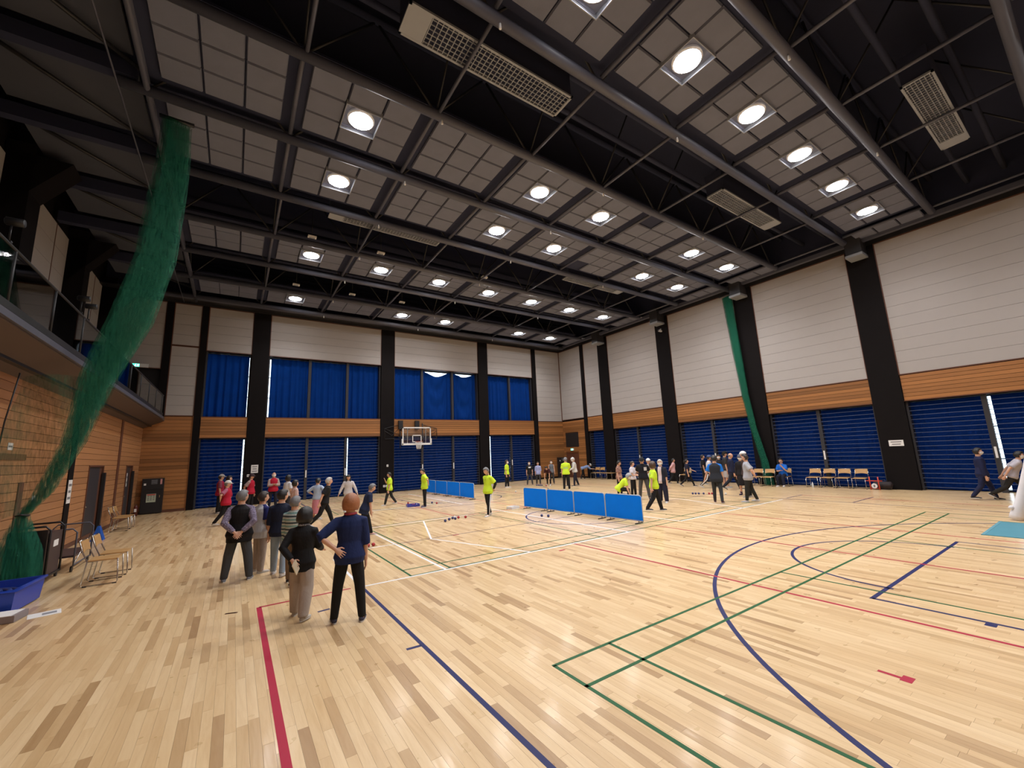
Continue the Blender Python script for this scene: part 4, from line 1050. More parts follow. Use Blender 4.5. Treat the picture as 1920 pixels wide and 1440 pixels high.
ARM = {'down': ((.14, .03, -1), (.04, .14, -1)), 'hip': ((.78, -.22, -.62), (-.72, .30, -.50)), 'hipback': ((.75, -.40, -.60), (-.72, -.15, -.62)),
       'behind': ((.26, -.55, -.80), (-.66, -.22, -.62)), 'cross': ((.22, .22, -.95), (-.80, .52, .22)), 'face': ((.16, .5, -.82), (-.42, .35, .85)),
       'fwd': ((.1, .45, -.9), (-.15, .85, -.35)), 'back': ((.16, -.42, -.9), (.08, -.1, -1)), 'out': ((.42, .05, -.9), (.38, .18, -.9)), 'swing': ((.12, .35, -.93), (.02, .5, -.86)),
       'hold': ((.12, .25, -.95), (-.45, .85, -.2)), 'low': ((.1, .55, -.8), (-.05, .6, -.8))}
LEG = {'stand': ((2, 2), (-2, 3)), 'walk': ((19, 6), (-13, 22)), 'stride': ((26, 8), (-20, 26)), 'step': ((10, 4), (-8, 12)), 'sit': ((82, 80), (80, 84)), 'wide': ((3, 2), (-3, 2)), 'bend': ((16, 20), (8, 18)), 'run': ((34, 14), (-28, 30))}
def person(label, x, y, face, H, hair='black', style='short', top=(.02, .02, .02), sleeve='short', bottom=(.012, .012, .014), bstyle='trousers', shoes=(.6, .6, .6),
           arms=('down', 'down'), legs='stand', lean=0, side=0, head=(0, 0), mask=None, vest=None, hat=None, build=1.0, cuff=1.0, topmat=None, botmat=None, vestmat=None, spread=1.0, hem=.0, sock=None, extras=None, under=None, sole=None, zoff=0, neck=None):
    d = math.hypot(x, y); nearp = d < 11; vb = .0060 if nearp else (.0105 if d < 17 else .015); vc = .0105 if nearp else (.014 if d < 17 else .018)
    root = empty('person', (x, y, 0), -R(face), label=label, cat='person')
    V = Vector; b = build
    ln, sd = R(lean), R(side)
    u = V((math.sin(sd), math.sin(ln)*math.cos(sd), math.cos(ln)*math.cos(sd))); r = V((math.cos(sd), 0, -math.sin(sd))); f = u.cross(r); f = f if f.y > 0 or lean > 80 else -f
    legdef = LEG[legs]; pel = V((0, 0, .53*H))
    # legs
    J = []
    for s, (th, kn) in zip((-1, 1), legdef):
        th_, sh_ = R(th), R(th-kn); hip = pel+V((s*.048*H, 0, -.02*H)); sp = .012*spread*s if legs != 'wide' else .022*s
        knee = hip+V((sp*H*1.6, math.sin(th_)*.235*H, -math.cos(th_)*.235*H)); ank = knee+V((sp*H, math.sin(sh_)*.235*H, -math.cos(sh_)*.235*H))
        J.append([hip, knee, ank, th-kn])
    low = min(a[2].z-.04*H for a in J)
    dz = -low+zoff
    pel = pel+V((0, 0, dz))
    for a in J: a[0] = a[0]+V((0, 0, dz)); a[1] = a[1]+V((0, 0, dz)); a[2] = a[2]+V((0, 0, dz))
    shift = V((0, -(J[0][2].y+J[1][2].y)/2, 0)) if legs != 'sit' else V((0, 0, 0))
    pel += shift
    for a in J:
        for k in range(3): a[k] = a[k]+shift
    nb = pel+u*.295*H; chest = pel+u*.2*H; waist = pel+u*.09*H
    # torso
    def torso(k, lo=-.03, hi=.305, extra=0.0, neck_=True):
        st = [(-.06, .084, .066), (-.03, .096, .074), (.02, .096, .072), (.09, .082, .062), (.16, .094, .068), (.21, .100, .068), (.25, .094, .058), (.28, .068, .048), (.305, .040, .040)]
        P, Q = [], []
        for t, a, c in st:
            if t < lo-1e-6 or t > hi+1e-6: continue
            P.append(pel+u*t*H); Q.append(((a*b+k)*H, (c*b+k)*H))
        return P, Q
    body = MB()
    P, Q = torso(-.004); P = P+[nb+u*.025*H, nb+u*.05*H]; Q = Q+[(.036*H, .037*H), (.034*H, .035*H)]
    body.tube(P, Q, 16, side=r)
    # head
    hp_, hy = R(head[0])+ln*.55, R(head[1])
    hu = V((math.sin(sd)*.5, math.sin(hp_), math.cos(hp_))).normalized(); hf0 = V((math.sin(hy), math.cos(hy), 0)); hr = hf0.cross(hu).normalized(); hf = hu.cross(hr).normalized()
    hrot = Matrix((hr, hf, hu)).transposed(); ha, hb_, hc = .0475*H, .058*H, .0675*H
    hc0 = nb+u*.012*H+hu*.077*H+hf*.012*H
    def hpt(dv, k=0.0):
        t = max(0, -dv.z); px, py, pz = dv.x*(ha+k)*(1-.30*t*t), dv.y*(hb_+k), dv.z*(hc+k)
        if dv.y < 0: py *= 1-.34*t
        else: py *= 1-.10*t
        if k == 0:
            g = math.exp(-((dv.x/.13)**2+((dv.z+.12)/.22)**2)) if dv.y > 0 else 0; py += .012*H*g
            for sx in (-.38, .38):
                g = math.exp(-(((dv.x-sx)/.16)**2+((dv.z-.08)/.12)**2)) if dv.y > 0 else 0; py -= .005*H*g
            g = math.exp(-((dv.x/.25)**2+((dv.z+.85)/.18)**2)) if dv.y > 0 else 0; py += .005*H*g
        return V((px, py, pz))
    body.ell(hc0, None, hpt, 28, 20, hrot)
    for s in (-1, 1): body.ell(hc0+hrot @ V((s*ha*1.02, -.004*H, -.004*H)), (.008*H, .014*H, .020*H), None, 10, 8, hrot)
    # arms
    A = []
    for s, an in zip((-1, 1), arms):
        ud, fd = ARM[an] if isinstance(an, str) else an
        wr = len(ud) == 4
        def loc2(v_): return (V((v_[0]*s, v_[1], v_[2])) if wr else r*v_[0]*s+f*v_[1]+u*v_[2]).normalized()
        sh = nb-u*.046*H+r*s*.096*H*(.5+.5*b); el = sh+loc2(ud)*.172*H; wrp = el+loc2(fd)*.148*H; hd = loc2(fd)
        A.append((sh, el, wrp, hd, s, an))
        body.tube([sh-r*s*.03*H+u*.008*H, sh, sh+(el-sh)*.35, el, el+(wrp-el)*.3, wrp, wrp+hd*.01*H], [.026*H, .031*H, .027*H, .0225*H, .0225*H, .0155*H, .0155*H], 10)
        # hand: palm, four fingers, thumb off the side
        pn = (r*(-s)).cross(hd); pn = pn if pn.length > .2 else f.cross(hd)
        pn.normalize(); pw = hd.cross(pn).normalized()       # pw across the palm, pn palm normal-ish
        if an in ('down', 'swing', 'back', 'out', 'low'): pw = (f-hd*f.dot(hd)).normalized(); pn = hd.cross(pw)*(-s)
        w0 = wrp+hd*.005*H
        body.tube([w0, w0+hd*.022*H, w0+hd*.05*H, w0+hd*.056*H], [(.014*H, .011*H), (.021*H, .012*H), (.024*H, .0105*H), (.022*H, .009*H)], 10, side=pw)
        curl = -.25 if an in ('down', 'swing', 'back', 'out') else -.12
        for q, (off, L) in enumerate(((-.0185, .036), (-.006, .043), (.0065, .045), (.019, .040))):
            p0 = w0+hd*.048*H+pw*off*H; dd = (hd+pn*curl*s*-1+pw*off*9).normalized(); dd2 = (hd+pn*curl*2.2*s*-1+pw*off*9).normalized()
            fr = max(.0047*H, .62*vb)
            p1 = p0+dd*L*.55*H; p2 = p1+dd2*L*.45*H; body.tube([p0, p1, p2, p2+dd2*.002*H], [fr*1.08, fr, fr*.9, fr*.5], 7)
        t0 = w0+hd*.014*H+pw*.016*H; t1 = t0+(hd*.6+pw*.75).normalized()*.026*H; t2 = t1+(hd*.92+pw*.25).normalized()*.022*H
        fr = max(.0064*H, .68*vb); body.tube([t0, t1, t2, t2+hd*.002*H], [fr*1.3, fr*1.05, fr*.9, fr*.5], 7)
    # legs of the body
    for hip, knee, ank, ang in J:
        body.tube([hip+V((0, 0, .03*H)), hip, hip+(knee-hip)*.4, knee, knee+(ank-knee)*.3, ank, ank-V((0, 0, .012*H))], [.05*H, .052*H, .047*H, .034*H, .034*H, .021*H, .023*H], 10)
    feet = []
    for i, (hip, knee, ank, ang) in enumerate(J):
        s = -1 if i == 0 else 1
        fy = V((.16*s, 1, 0)).normalized(); pt = 0
        if ank.z-.04*H > .035*H: pt = min(.75, (ank.z-.04*H)/(.11*H))
        fd = (fy-V((0, 0, pt))).normalized(); fu = (V((0, 0, 1))+fy*pt).normalized()
        body.tube([ank-fd*.02*H, ank-fu*.02*H+fd*.03*H, ank-fu*.028*H+fd*.08*H], [.02*H, .02*H, .012*H], 8)
        feet.append((ank, fd, fu))
    rbuild(body, 'body', M_SKIN, root, vb, 2)
    # face
    for s in (-1, 1):
        e = hpt(V((s*.36, .92, .06)).normalized()); MB().ell(hc0+hrot @ (e*.985), (.0075*H, .005*H, .0042*H), None, 8, 6, hrot).build('eye', plain('eye_dark', (.02, .015, .012), .3), root)
    if mask is None:
        e = hpt(V((0, .86, -.50)).normalized()); MB().ell(hc0+hrot @ (e*.99), (.0125*H, .005*H, .0034*H), None, 10, 6, hrot).build('mouth', plain('lips', (.42, .16, .13), .5), root)
    else:
        def mk(dv):
            inside = dv.y > .18 and -.86 < dv.z < .10
            return hpt(dv, .0075*H if inside else -.012*H)+(V((0, .010*H*math.exp(-((dv.x/.35)**2+((dv.z+.25)/.3)**2)), 0)) if inside else V((0, 0, 0)))
        MB().ell(hc0, None, mk, 30, 24, hrot).build('face_mask', plain('mask_white', (.78, .78, .78), .7), root)
    # hair
    th = .017*H
    def hr_fn(dv):
        x_, y_, z_ = dv
        if style == 'bald': sc = min(.25-y_, z_+.45, .45-z_); k = .006*H
        elif style == 'bob': sc = max(z_-.45+.0*y_, min(.45-y_, z_+.92)); k = .026*H
        elif style == 'long': sc = max(z_-.46, .38-y_); k = .017*H
        elif style == 'full': sc = max(z_-.42-.1*y_, min(.30-y_, z_+.72)); k = .024*H
        else: sc = max(z_-.44-.08*y_, min(.08-y_, z_+.66), min(abs(x_)-.62, .3-y_, z_+.08)); k = th
        t = min(1, max(0, sc/.16)); t = t*t*(3-2*t)
        p = hpt(Vector(dv), -.014*H+(k+.014*H)*t)
        if z_ < 0 and style in ('bob', 'full'):
            w = min(1, -z_/.6); w = w*w*(3-2*w)
            p.x *= 1+(.26 if style == 'bob' else .08)*w
            if y_ < 0: p.y *= 1+(.30 if style == 'bob' else .14)*w
        return p*(1+.012*math.sin(17*x_+5*z_)*math.sin(13*y_)+.012*t*math.sin(31*x_+9*y_)*math.sin(7*z_+3))
    hob = MB().ell(hc0, None, hr_fn, 36, 26, hrot)
    if style == 'long':
        for s in (-1, 1): hob.tube([hc0+hrot @ V((s*ha*.95, .0, -.02*H)), hc0+hrot @ V((s*ha*1.05, .012*H, -.09*H)), hc0+hrot @ V((s*ha*.8, .03*H, -.16*H))], [(.018*H, .03*H), (.02*H, .03*H), (.008*H, .012*H)], 10)
        hob.tube([hc0+hrot @ V((0, -hb_*.8, 0)), hc0+hrot @ V((0, -hb_*.95, -.09*H)), hc0+hrot @ V((0, -hb_*.8, -.16*H))], [(.04*H, .02*H), (.045*H, .02*H), (.03*H, .01*H)], 10)
    if style == 'tail': hob.tube([hc0+hrot @ V((0, -hb_, .02*H)), hc0+hrot @ V((0, -hb_-.03*H, .02*H)), hc0+hrot @ V((0, -hb_-.045*H, -.03*H)), hc0+hrot @ V((0, -hb_-.03*H, -.08*H))], [.012*H, .02*H, .02*H, .006*H], 10)
    hob.build('hair', hairmat(hair), root)
    if hat:
        def hf_(dv):
            ok = dv.z > .22-.10*dv.y
            return hpt(dv, .020*H) if ok else hpt(dv, -.02*H)
        hm = cloth(hat[0]); ho = MB().ell(hc0, None, hf_, 30, 20, hrot).build('cap', hm, root)
        if hat[1]:
            vv = []
            for t in np.linspace(-1, 1, 9):
                for q in (0, 1):
                    for zz in (0, .004*H): vv.append(hc0+hrot @ V((math.sin(t)*(ha*1.15+.0*q)*(1 if q == 0 else .85), math.cos(t)*hb_*1.08+q*.045*H*math.cos(t*.9), .020*H-q*.012*H+zz)))
            ff = []
            for k in range(8):
                a = k*4; c = a+4; ff += [(a, a+2, c+2, c), (a+1, c+1, c+3, a+3), (a+2, a+3, c+3, c+2), (a, c, c+1, a+1)]
            MB().add(vv, ff, True).build('brim', hm, ho)
    # tops
    tm = topmat or cloth(top)
    def topmesh(k, sl, hemz, loose=1.0):
        m = MB(); P, Q = torso(k, -.06, .27)
        low_ = [(-.06+hemz, None)]
        n0 = P[0]; h0 = pel+u*(-.06+hemz)*H
        if hemz < 0: P = [h0]+P; Q = [(Q[0][0]*1.0, Q[0][1])]+Q
        Q = [(a+(.015*H if i < (3 if hemz < 0 else 2) else 0), c+(.010*H if i < (3 if hemz < 0 else 2) else 0)) for i, (a, c) in enumerate(Q)]
        Q = [(a*(loose if i < 4 else 1), c*(loose if i < 4 else 1)) for i, (a, c) in enumerate(Q)]
        P = P+[nb-u*.012*H, nb+u*.008*H]; Q = Q+[(.072*H, .052*H), (.046*H, .047*H)]
        m.tube(P, Q, 20, side=r)
        for sh, el, wrp, hd, s, an in A:
            if sl == 'none': continue
            kk = max(k, .004)*H
            if sl == 'short': e1 = sh+(el-sh)*.78; m.tube([sh-r*s*.04*H+u*.012*H, sh, sh+(el-sh)*.4, e1], [.026*H+kk*.5, .032*H+kk, .036*H+kk, .036*H+kk*1.5], 12)
            elif sl == 'half': e1 = el+(wrp-el)*.18; m.tube([sh-r*s*.04*H+u*.012*H, sh, sh+(el-sh)*.5, el, e1], [.026*H+kk*.5, .032*H+kk, .034*H+kk, .031*H+kk, .030*H+kk], 12)
            else: e1 = wrp-hd*.004*H; m.tube([sh-r*s*.04*H+u*.012*H, sh, sh+(el-sh)*.5, el, el+(wrp-el)*.5, e1], [.026*H+kk*.5, .032*H+kk, .031*H+kk, .028*H+kk, .026*H+kk*.7, .021*H+kk*.5], 12)
        return m
    if under is not None: rbuild(topmesh(.003, 'long', 0), 'undershirt', cloth(under), root, vc, 3)
    rbuild(topmesh(.010, sleeve, hem, 1.04), 'top', tm, root, vc, 4)
    if vest is not None or vestmat: rbuild(topmesh(.019, 'none', hem-.02, 1.05), 'vest', vestmat or cloth(vest), root, vc, 4)
    if neck: MB().tube([nb+u*.012*H+(r*math.cos(a)*.043+f*math.sin(a)*.045)*H for a in np.linspace(0, 2*math.pi, 18)[:-1]], .010*H, 8, closed=True).build('collar', neck, root)
    # bottoms
    bm_ = botmat or cloth(bottom); m = MB()
    P = [pel+u*t*H for t in (-.05, -.02, .03, .065)]; Q = [((.092*b)*H, .076*b*H), ((.099*b)*H, .08*b*H), ((.098*b)*H, .078*b*H), ((.09*b)*H, .07*b*H)]
    if bstyle in ('trousers', 'wide', 'slim', 'shorts'):
        m.tube(P, Q, 18, side=r); kf = {'trousers': 1.0, 'wide': 1.35, 'slim': .88, 'shorts': 1.15}[bstyle]*cuff
        for hip, knee, ank, ang in J:
            if bstyle == 'shorts': m.tube([hip+V((0, 0, .03*H)), hip, hip+(knee-hip)*.5, hip+(knee-hip)*.98], [.050*H, .055*H, .056*H*kf, .054*H*kf], 14)
            else: m.tube([hip+V((0, 0, .03*H)), hip, hip+(knee-hip)*.45, knee, knee+(ank-knee)*.5, ank, ank-V((0, 0, .008*H))], [.048*H, .053*H, .052*H*(.6+.4*kf), .044*H*kf, .039*H*kf, .033*H*kf, .033*H*kf], 14)
    else:   # skirt or dress: one bell round both legs
        kn = (J[0][1]+J[1][1])/2; an_ = (J[0][2]+J[1][2])/2; end = kn+(an_-kn)*(.15 if bstyle == 'dress' else .62)
        m.tube(list(reversed(P[1:]))+[(pel+kn)/2, kn, end], [(.088*H, .068*H), (.096*b*H, .078*H), (.102*b*H, .084*H), (.115*b*H, .105*H), (.118*b*H, .115*H), (.12*b*H, .12*H)], 18, side=r)
    rbuild(m, {'shorts': 'shorts', 'skirt': 'skirt', 'dress': 'dress_skirt'}.get(bstyle, 'trousers'), bm_, root, vc, 4)
    # shoes
    sm_ = cloth(shoes); so_ = cloth(sole if sole else (.55, .55, .55))
    for ank, fd, fu in feet:
        sw = fd.cross(fu).normalized(); m = MB(); o0 = ank-fu*.020*H
        m.tube([o0-fd*.036*H, o0-fd*.024*H, o0+fd*.01*H, o0+fd*.05*H-fu*.005*H, o0+fd*.085*H-fu*.009*H, o0+fd*.108*H-fu*.012*H], [(.012*H, .010*H), (.021*H, .018*H), (.023*H, .021*H), (.025*H, .016*H), (.024*H, .012*H), (.013*H, .007*H)], 12, side=sw)
        m.tube([ank-fu*.02*H, ank+fu*.008*H], [.026*H, .024*H], 10)
        so = m.build('shoe', sm_, root)
        q = MB(); z0 = ank-fu*.040*H; vv = []
        for t in np.linspace(0, 2*math.pi, 18)[:-1]:
            for h in (0, .010*H):
                px = math.sin(t); py = math.cos(t); vv.append(z0+fd*(.036+.078*py)*H+sw*px*(.026-.003*(py < 0))*H+fu*h)
        nn_ = len(vv)//2; q.add(vv, [(2*k, 2*((k+1) % nn_), 2*((k+1) % nn_)+1, 2*k+1) for k in range(nn_)]+[tuple(2*k+1 for k in range(nn_)), tuple(2*k for k in reversed(range(nn_)))])
        q.build('sole', so_, so)
    if sock:
        for ank, fd, fu in feet: MB().tube([ank-fu*.015*H, ank+fu*.05*H], [.026*H, .026*H], 10).build('sock', cloth(sock), root)
    if extras: extras(root, dict(H=H, A=A, J=J, nb=nb, u=u, r=r, f=f, pel=pel, hc=hc0))
    return root

BLK = (.010, .010, .012); NAVY = (.012, .018, .055); YEL = (.56, .78, .04); RVEST = (.42, .012, .035); WHT = (.62, .62, .64)
def paper_ex(root, k):
    sh, el, w, hd, s, an = k['A'][0]; MB().box(w+hd*.12+k['f']*-.03, (.012, .10, .19), Matrix.Rotation(.7, 3, 'X')).build('folded_paper', plain('paper_tan', (.62, .55, .42), .7), root)
def lanyard(root, k):
    n, f, r, u, H = k['nb'], k['f'], k['r'], k['u'], k['H']
    MB().tube([n-f*.045*H, n+r*.05*H-u*.02*H+f*.02*H, n+f*.098*H-u*.10*H+r*.02*H, n+f*.092*H-u*.17*H, n+f*.098*H-u*.10*H-r*.02*H, n-r*.05*H-u*.02*H+f*.02*H], .004, 5, closed=True).build('lanyard', M_BLACK, root)
def bag(root, k):
    p, f, r, u, H, n = k['pel'], k['f'], k['r'], k['u'], k['H'], k['nb']
    MB().ell(p+r*.10*H+f*.10*H+u*.02*H, (.06, .07, .07), None, 12, 8).build('shoulder_bag', plain('bag_tan', (.34, .27, .14), .7), root)
    MB().tube([p+r*.10*H+f*.10*H+u*.04*H, p+u*.16*H+f*.095*H, n-r*.06*H+f*.01*H, n-r*.06*H-f*.04*H, p+u*.15*H-f*.095*H, p+r*.12*H-f*.03*H+u*.03*H], .006, 5).build('bag_strap', M_GRILLE, root)
def stripes(root, k):
    H = k['H']
    for s, (hip, knee, ank, a) in zip((-1, 1), k['J']):
        o = Vector((s, 0, 0)); MB().tube([hip+o*.054*H+(knee-hip)*.3, knee+o*.043*H, knee+(ank-knee)*.5+o*.040*H, ank+o*.034*H], [(.004*H, .013*H)]*4, 8, side=(1, 0, 0)).build('side_stripe', plain('stripe_white', (.62, .62, .64), .7), root)
def strap(root, k):
    p, f, r, u, H, n = k['pel'], k['f'], k['r'], k['u'], k['H'], k['nb']
    MB().tube([n-r*.06*H+f*.02*H, p+u*.2*H+f*.09*H, p+u*.04*H+f*.09*H+r*.09*H, p+u*.04*H-f*.09*H+r*.09*H, p+u*.2*H-f*.09*H, n-r*.06*H-f*.03*H], .007, 5, closed=True).build('bag_strap', plain('strap_grey', (.3, .3, .3), .7), root)

# -- near left group
person('red-haired person in a navy sweater, one hand on hip, seen from behind', 1.36, 6.06, 14, 1.63, 'red', 'full', (.010, .020, .085), 'half', BLK, 'trousers', (.05, .05, .08), ('hipback', 'down'), 'wide', head=(4, 6), build=1.0, cuff=.95, neck=plain('collar_red', (.30, .03, .05), .8), hem=-.02)
person('person with a black bob in black top and wide beige trousers, paper in hand', .85, 6.63, 32, 1.46, 'black', 'bob', BLK, 'long', (.40, .34, .30), 'wide', (.45, .42, .38), ('behind', 'fwd'), 'step', head=(6, 14), build=1.02, hem=-.05, extras=paper_ex, neck=cloth((.05, .05, .06), 'floral', c2=(.6, .6, .65), sc=60))
person('grey-haired person in a dark vest with hands clasped behind, patterned sleeves', .16, 9.46, 8, 1.62, 'grey', 'short', (.16, .13, .20), 'long', (.055, .058, .065), 'trousers', (.20, .22, .27), ('behind', 'behind'), 'stand', head=(2, 48), vest=(.008, .007, .009), topmat=cloth((.10, .08, .13), 'floral', c2=(.34, .30, .42), sc=45), build=1.05, spread=2.4, hem=-.03, cuff=1.12)
person('dark-haired person in a white vest over a navy short sleeve', .51, 9.87, 62, 1.54, 'dark', 'short', (.015, .02, .12), 'short', (.36, .29, .25), 'trousers', (.5, .47, .44), ('down', 'down'), 'stand', head=(0, 12), vest=(.52, .52, .55), build=.98, hem=-.03, cuff=1.1)
person('person in a loose navy T-shirt, pale jeans and white shoes', .80, 9.32, 24, 1.59, 'black', 'short', (.010, .014, .035), 'half', (.26, .33, .42), 'trousers', (.62, .62, .65), ('down', 'down'), 'step', head=(4, 38), build=1.06, hem=-.02)
person('grey-haired person in a striped shirt and brown trousers', .93, 8.5, 40, 1.50, 'grey', 'short', (.4, .4, .4), 'long', (.20, .14, .095), 'trousers', (.03, .03, .035), ('down', 'fwd'), 'step', head=(2, 14), topmat=cloth((.42, .47, .46), 'stripe', step=.055, c2=(.035, .05, .06), c3=(.16, .30, .30)), build=1.0)
person('white-haired person in black polo and trousers stepping right', 2.46, 14.91, 96, 1.63, 'white', 'short', BLK, 'short', BLK, 'trousers', (.6, .6, .6), ('down', 'back'), 'stride', lean=12, head=(-6, 0))
person('person in a pale blue shirt and pink skirt, hand on hip', 2.62, 17.0, 40, 1.48, 'black', 'short', (.36, .44, .58), 'half', (.52, .20, .24), 'skirt', (.5, .5, .5), ('hip', 'hip'), 'stand', head=(4, 20))
person('long-haired person in a white cardigan and pale jeans', 3.98, 18.22, 196, 1.53, 'black', 'long', (.56, .54, .56), 'long', (.50, .60, .68), 'slim', (.6, .6, .6), ('out', 'out'), 'step', head=(16, 0), lean=4)
person('grey-haired person in a navy T-shirt and pink shoes bending forward', 3.06, 12.14, 98, 1.47, 'grey', 'short', (.014, .022, .06), 'short', BLK, 'trousers', (.55, .36, .36), ('swing', ((.1, .35, -.93), (.02, .42, -.9))), 'walk', lean=17, head=(10, 0), hem=-.05, cuff=.95)
# -- red vests and behind
person('person in a red vest and white cap at the left', -.20, 18.24, 100, 1.58, 'grey', 'short', (.35, .10, .16), 'short', BLK, 'trousers', (.6, .58, .55), ('down', 'hipback'), 'walk', vest=RVEST, hat=((.62, .60, .58), True))
person('person in a red vest and dark cap before the bright window gap', .68, 22.6, 118, 1.66, 'black', 'short', (.35, .25, .24), 'short', BLK, 'trousers', (.3, .3, .3), ('down', 'behind'), 'stand', vest=RVEST, hat=((.05, .03, .035), True))
person('bald masked person in a red vest with folded arms', 1.63, 23.22, 172, 1.68, 'grey', 'bald', (.40, .30, .28), 'long', (.014, .015, .03), 'trousers', (.5, .5, .5), ('cross', 'cross'), 'stand', mask=1, vest=RVEST, head=(4, 10))
person('person in a red vest and cap hidden behind the white cap, left one', -.46, 22.9, 96, 1.70, 'dark', 'short', (.2, .05, .08), 'short', BLK, 'trousers', (.3, .3, .3), vest=(.30, .012, .04), hat=((.3, .28, .26), True))
person('dark-haired person in a red vest behind the white cap, right one', -.16, 21.85, 96, 1.64, 'black', 'full', (.2, .05, .08), 'short', BLK, 'trousers', (.3, .3, .3), vest=(.30, .012, .04))
person('black-haired person in a white shirt behind the navy T-shirt', 1.88, 19.55, 62, 1.59, 'black', 'bob', (.58, .58, .62), 'short', (.03, .03, .04), 'trousers', (.4, .4, .4))
person('dark-haired person in a pale pink patterned top behind the navy T-shirt', 1.76, 16.1, 78, 1.49, 'black', 'full', (.52, .34, .30), 'short', (.05, .04, .05), 'trousers', (.4, .4, .4), topmat=cloth((.5, .3, .26), 'floral', c2=(.62, .5, .46), sc=30))
# -- yellow shirts
YB = cloth(YEL, None, box=(-.12, .12, -1, -.05, 1.12, 1.24), bc=(.25, .42, .45), rows=26)
person('referee in a yellow shirt walking left with hand at mouth', 6.01, 19.11, 290, 1.50, 'black', 'short', YEL, 'short', (.02, .022, .024), 'trousers', (.6, .6, .62), ('down', 'face'), 'walk', head=(6, -8), hem=-.02)
person('referee in a yellow shirt with hands on hips above the blue tray', 6.87, 17.14, 285, 1.63, 'black', 'short', YEL, 'short', BLK, 'trousers', (.05, .05, .12), ('hipback', 'hip'), 'stand', head=(22, -20), lean=3, sole=(.6, .6, .7), spread=2, hem=-.02)
person('grey-haired referee in a yellow shirt looking down, hands behind back', 7.42, 12.68, 262, 1.67, 'grey', 'short', YEL, 'short', BLK, 'trousers', (.66, .66, .68), ('behind', 'behind'), 'step', head=(18, -6), under=BLK, cuff=.86, hem=-.02, extras=lambda a, k: (lanyard(a, k), stripes(a, k)))
person('masked referee in a yellow shirt before the far curtains', 14.28, 22.12, 145, 1.70, 'dark', 'full', YEL, 'short', BLK, 'trousers', (.6, .6, .6), mask=1)
person('person in a black T-shirt with a white print by the far curtains', 16.29, 22.44, 216, 1.53, 'black', 'short', BLK, 'short', (.05, .05, .056), 'trousers', (.02, .02, .02), mask=1, topmat=cloth(BLK, None, box=(-.1, .06, .03, 1, 1.08, 1.17), bc=(.6, .6, .6)), spread=2)
person('person in a pale blue shirt next to the black T-shirt', 16.85, 22.24, 217, 1.47, 'dark', 'short', (.36, .40, .66), 'half', (.05, .05, .055), 'trousers', (.02, .02, .02), hem=-.04)
person('person in dark red and black bending down to the balls', 16.9, 21.2, 235, 1.50, 'black', 'short', (.05, .012, .015), 'short', BLK, 'slim', (.6, .6, .6), (((.05, .25, -1, 1), (.02, .1, -1, 1)), ((.05, .25, -1, 1), (.02, .1, -1, 1))), 'bend', lean=62, head=(10, 0))
person('masked person in a grey sleeveless top by the far corner', 17.6, 21.74, 219, 1.54, 'dark', 'short', (.13, .145, .17), 'none', (.045, .045, .05), 'trousers', (.02, .02, .02), mask=1, hem=-.02)
person('referee in a yellow shirt with back print seen from behind', 15.10, 17.42, 44, 1.77, 'grey', 'short', YEL, 'short', BLK, 'trousers', (.62, .62, .62), ('down', 'fwd'), topmat=YB, head=(4, 24))
person('white-capped person in a white cardigan with crossed bag strap', 17.23, 18.99, 300, 1.72, 'white', 'short', (.58, .58, .56), 'long', (.016, .017, .03), 'trousers', (.05, .05, .05), ('fwd', 'down'), 'step', mask=1, hat=((.62, .62, .62), False), lean=5, head=(8, 0), extras=strap)
person('person in a pale blue top half hidden by the yellow back print', 16.95, 19.4, 318, 1.48, 'black', 'short', (.44, .50, .66), 'short', BLK, 'trousers', (.1, .1, .1), ('fwd', 'down'))
person('person in a blue shirt and white cap stooping over the corner chairs', 21.55, 23.0, 128, 1.5, 'dark', 'short', (.22, .30, .52), 'half', BLK, 'trousers', (.03, .03, .03), (((.05, .75, -.65, 1), (.02, .95, -.1, 1)), ((.05, .75, -.65, 1), (.02, .95, -.1, 1))), 'step', lean=72, head=(10, 0), hat=((.62, .62, .60), True), hem=-.03)
person('person in a reddish floral shirt behind the front dividers', 15.02, 13.60, 160, 1.56, 'black', 'short', (.25, .12, .10), 'short', BLK, 'trousers', (.3, .3, .3), ('down', 'down'), head=(14, 0), topmat=cloth((.20, .085, .075), 'floral', c2=(.52, .36, .28), sc=22), hem=-.03)
person('short-haired person in a white T-shirt behind the front dividers', 14.85, 12.65, 165, 1.53, 'dark', 'short', (.62, .60, .66), 'short', BLK, 'trousers', (.3, .3, .3), ('hold', 'hold'), head=(6, -6))
person('masked grey-haired referee in yellow stooping behind the front dividers', 13.05, 11.85, 140, 1.58, 'ltgrey', 'full', YEL, 'short', BLK, 'trousers', (.4, .4, .4), (((.1, .2, -1, 1), (.02, .3, -.9, 1)), ((.1, .2, -1, 1), (.02, .3, -.9, 1))), 'sit', lean=42, head=(14, 0), mask=1, zoff=0, hem=-.02)
person('capped person in a black T-shirt with white print and grey trousers', 14.18, 11.51, 235, 1.73, 'black', 'short', BLK, 'short', (.07, .068, .07), 'trousers', (.02, .02, .03), ('behind', 'behind'), head=(18, 0), topmat=cloth((.008, .009, .014), None, box=(-.17, -.06, .03, 1, 1.16, 1.30), bc=(.55, .55, .55)), hat=((.02, .022, .025), True), spread=2, build=1.04)
person('referee in a yellow shirt with bobbed hair walking right past the dividers', 11.75, 9.19, 128, 1.66, 'brown', 'full', YEL, 'short', BLK, 'trousers', (.03, .035, .05), ('down', 'back'), 'walk', head=(2, -48), cuff=1.05, topmat=cloth(YEL, None, box=(-.1, .1, -1, -.05, 1.2, 1.28), bc=(.35, .5, .5), rows=26), sole=(.62, .62, .62), hem=-.02)
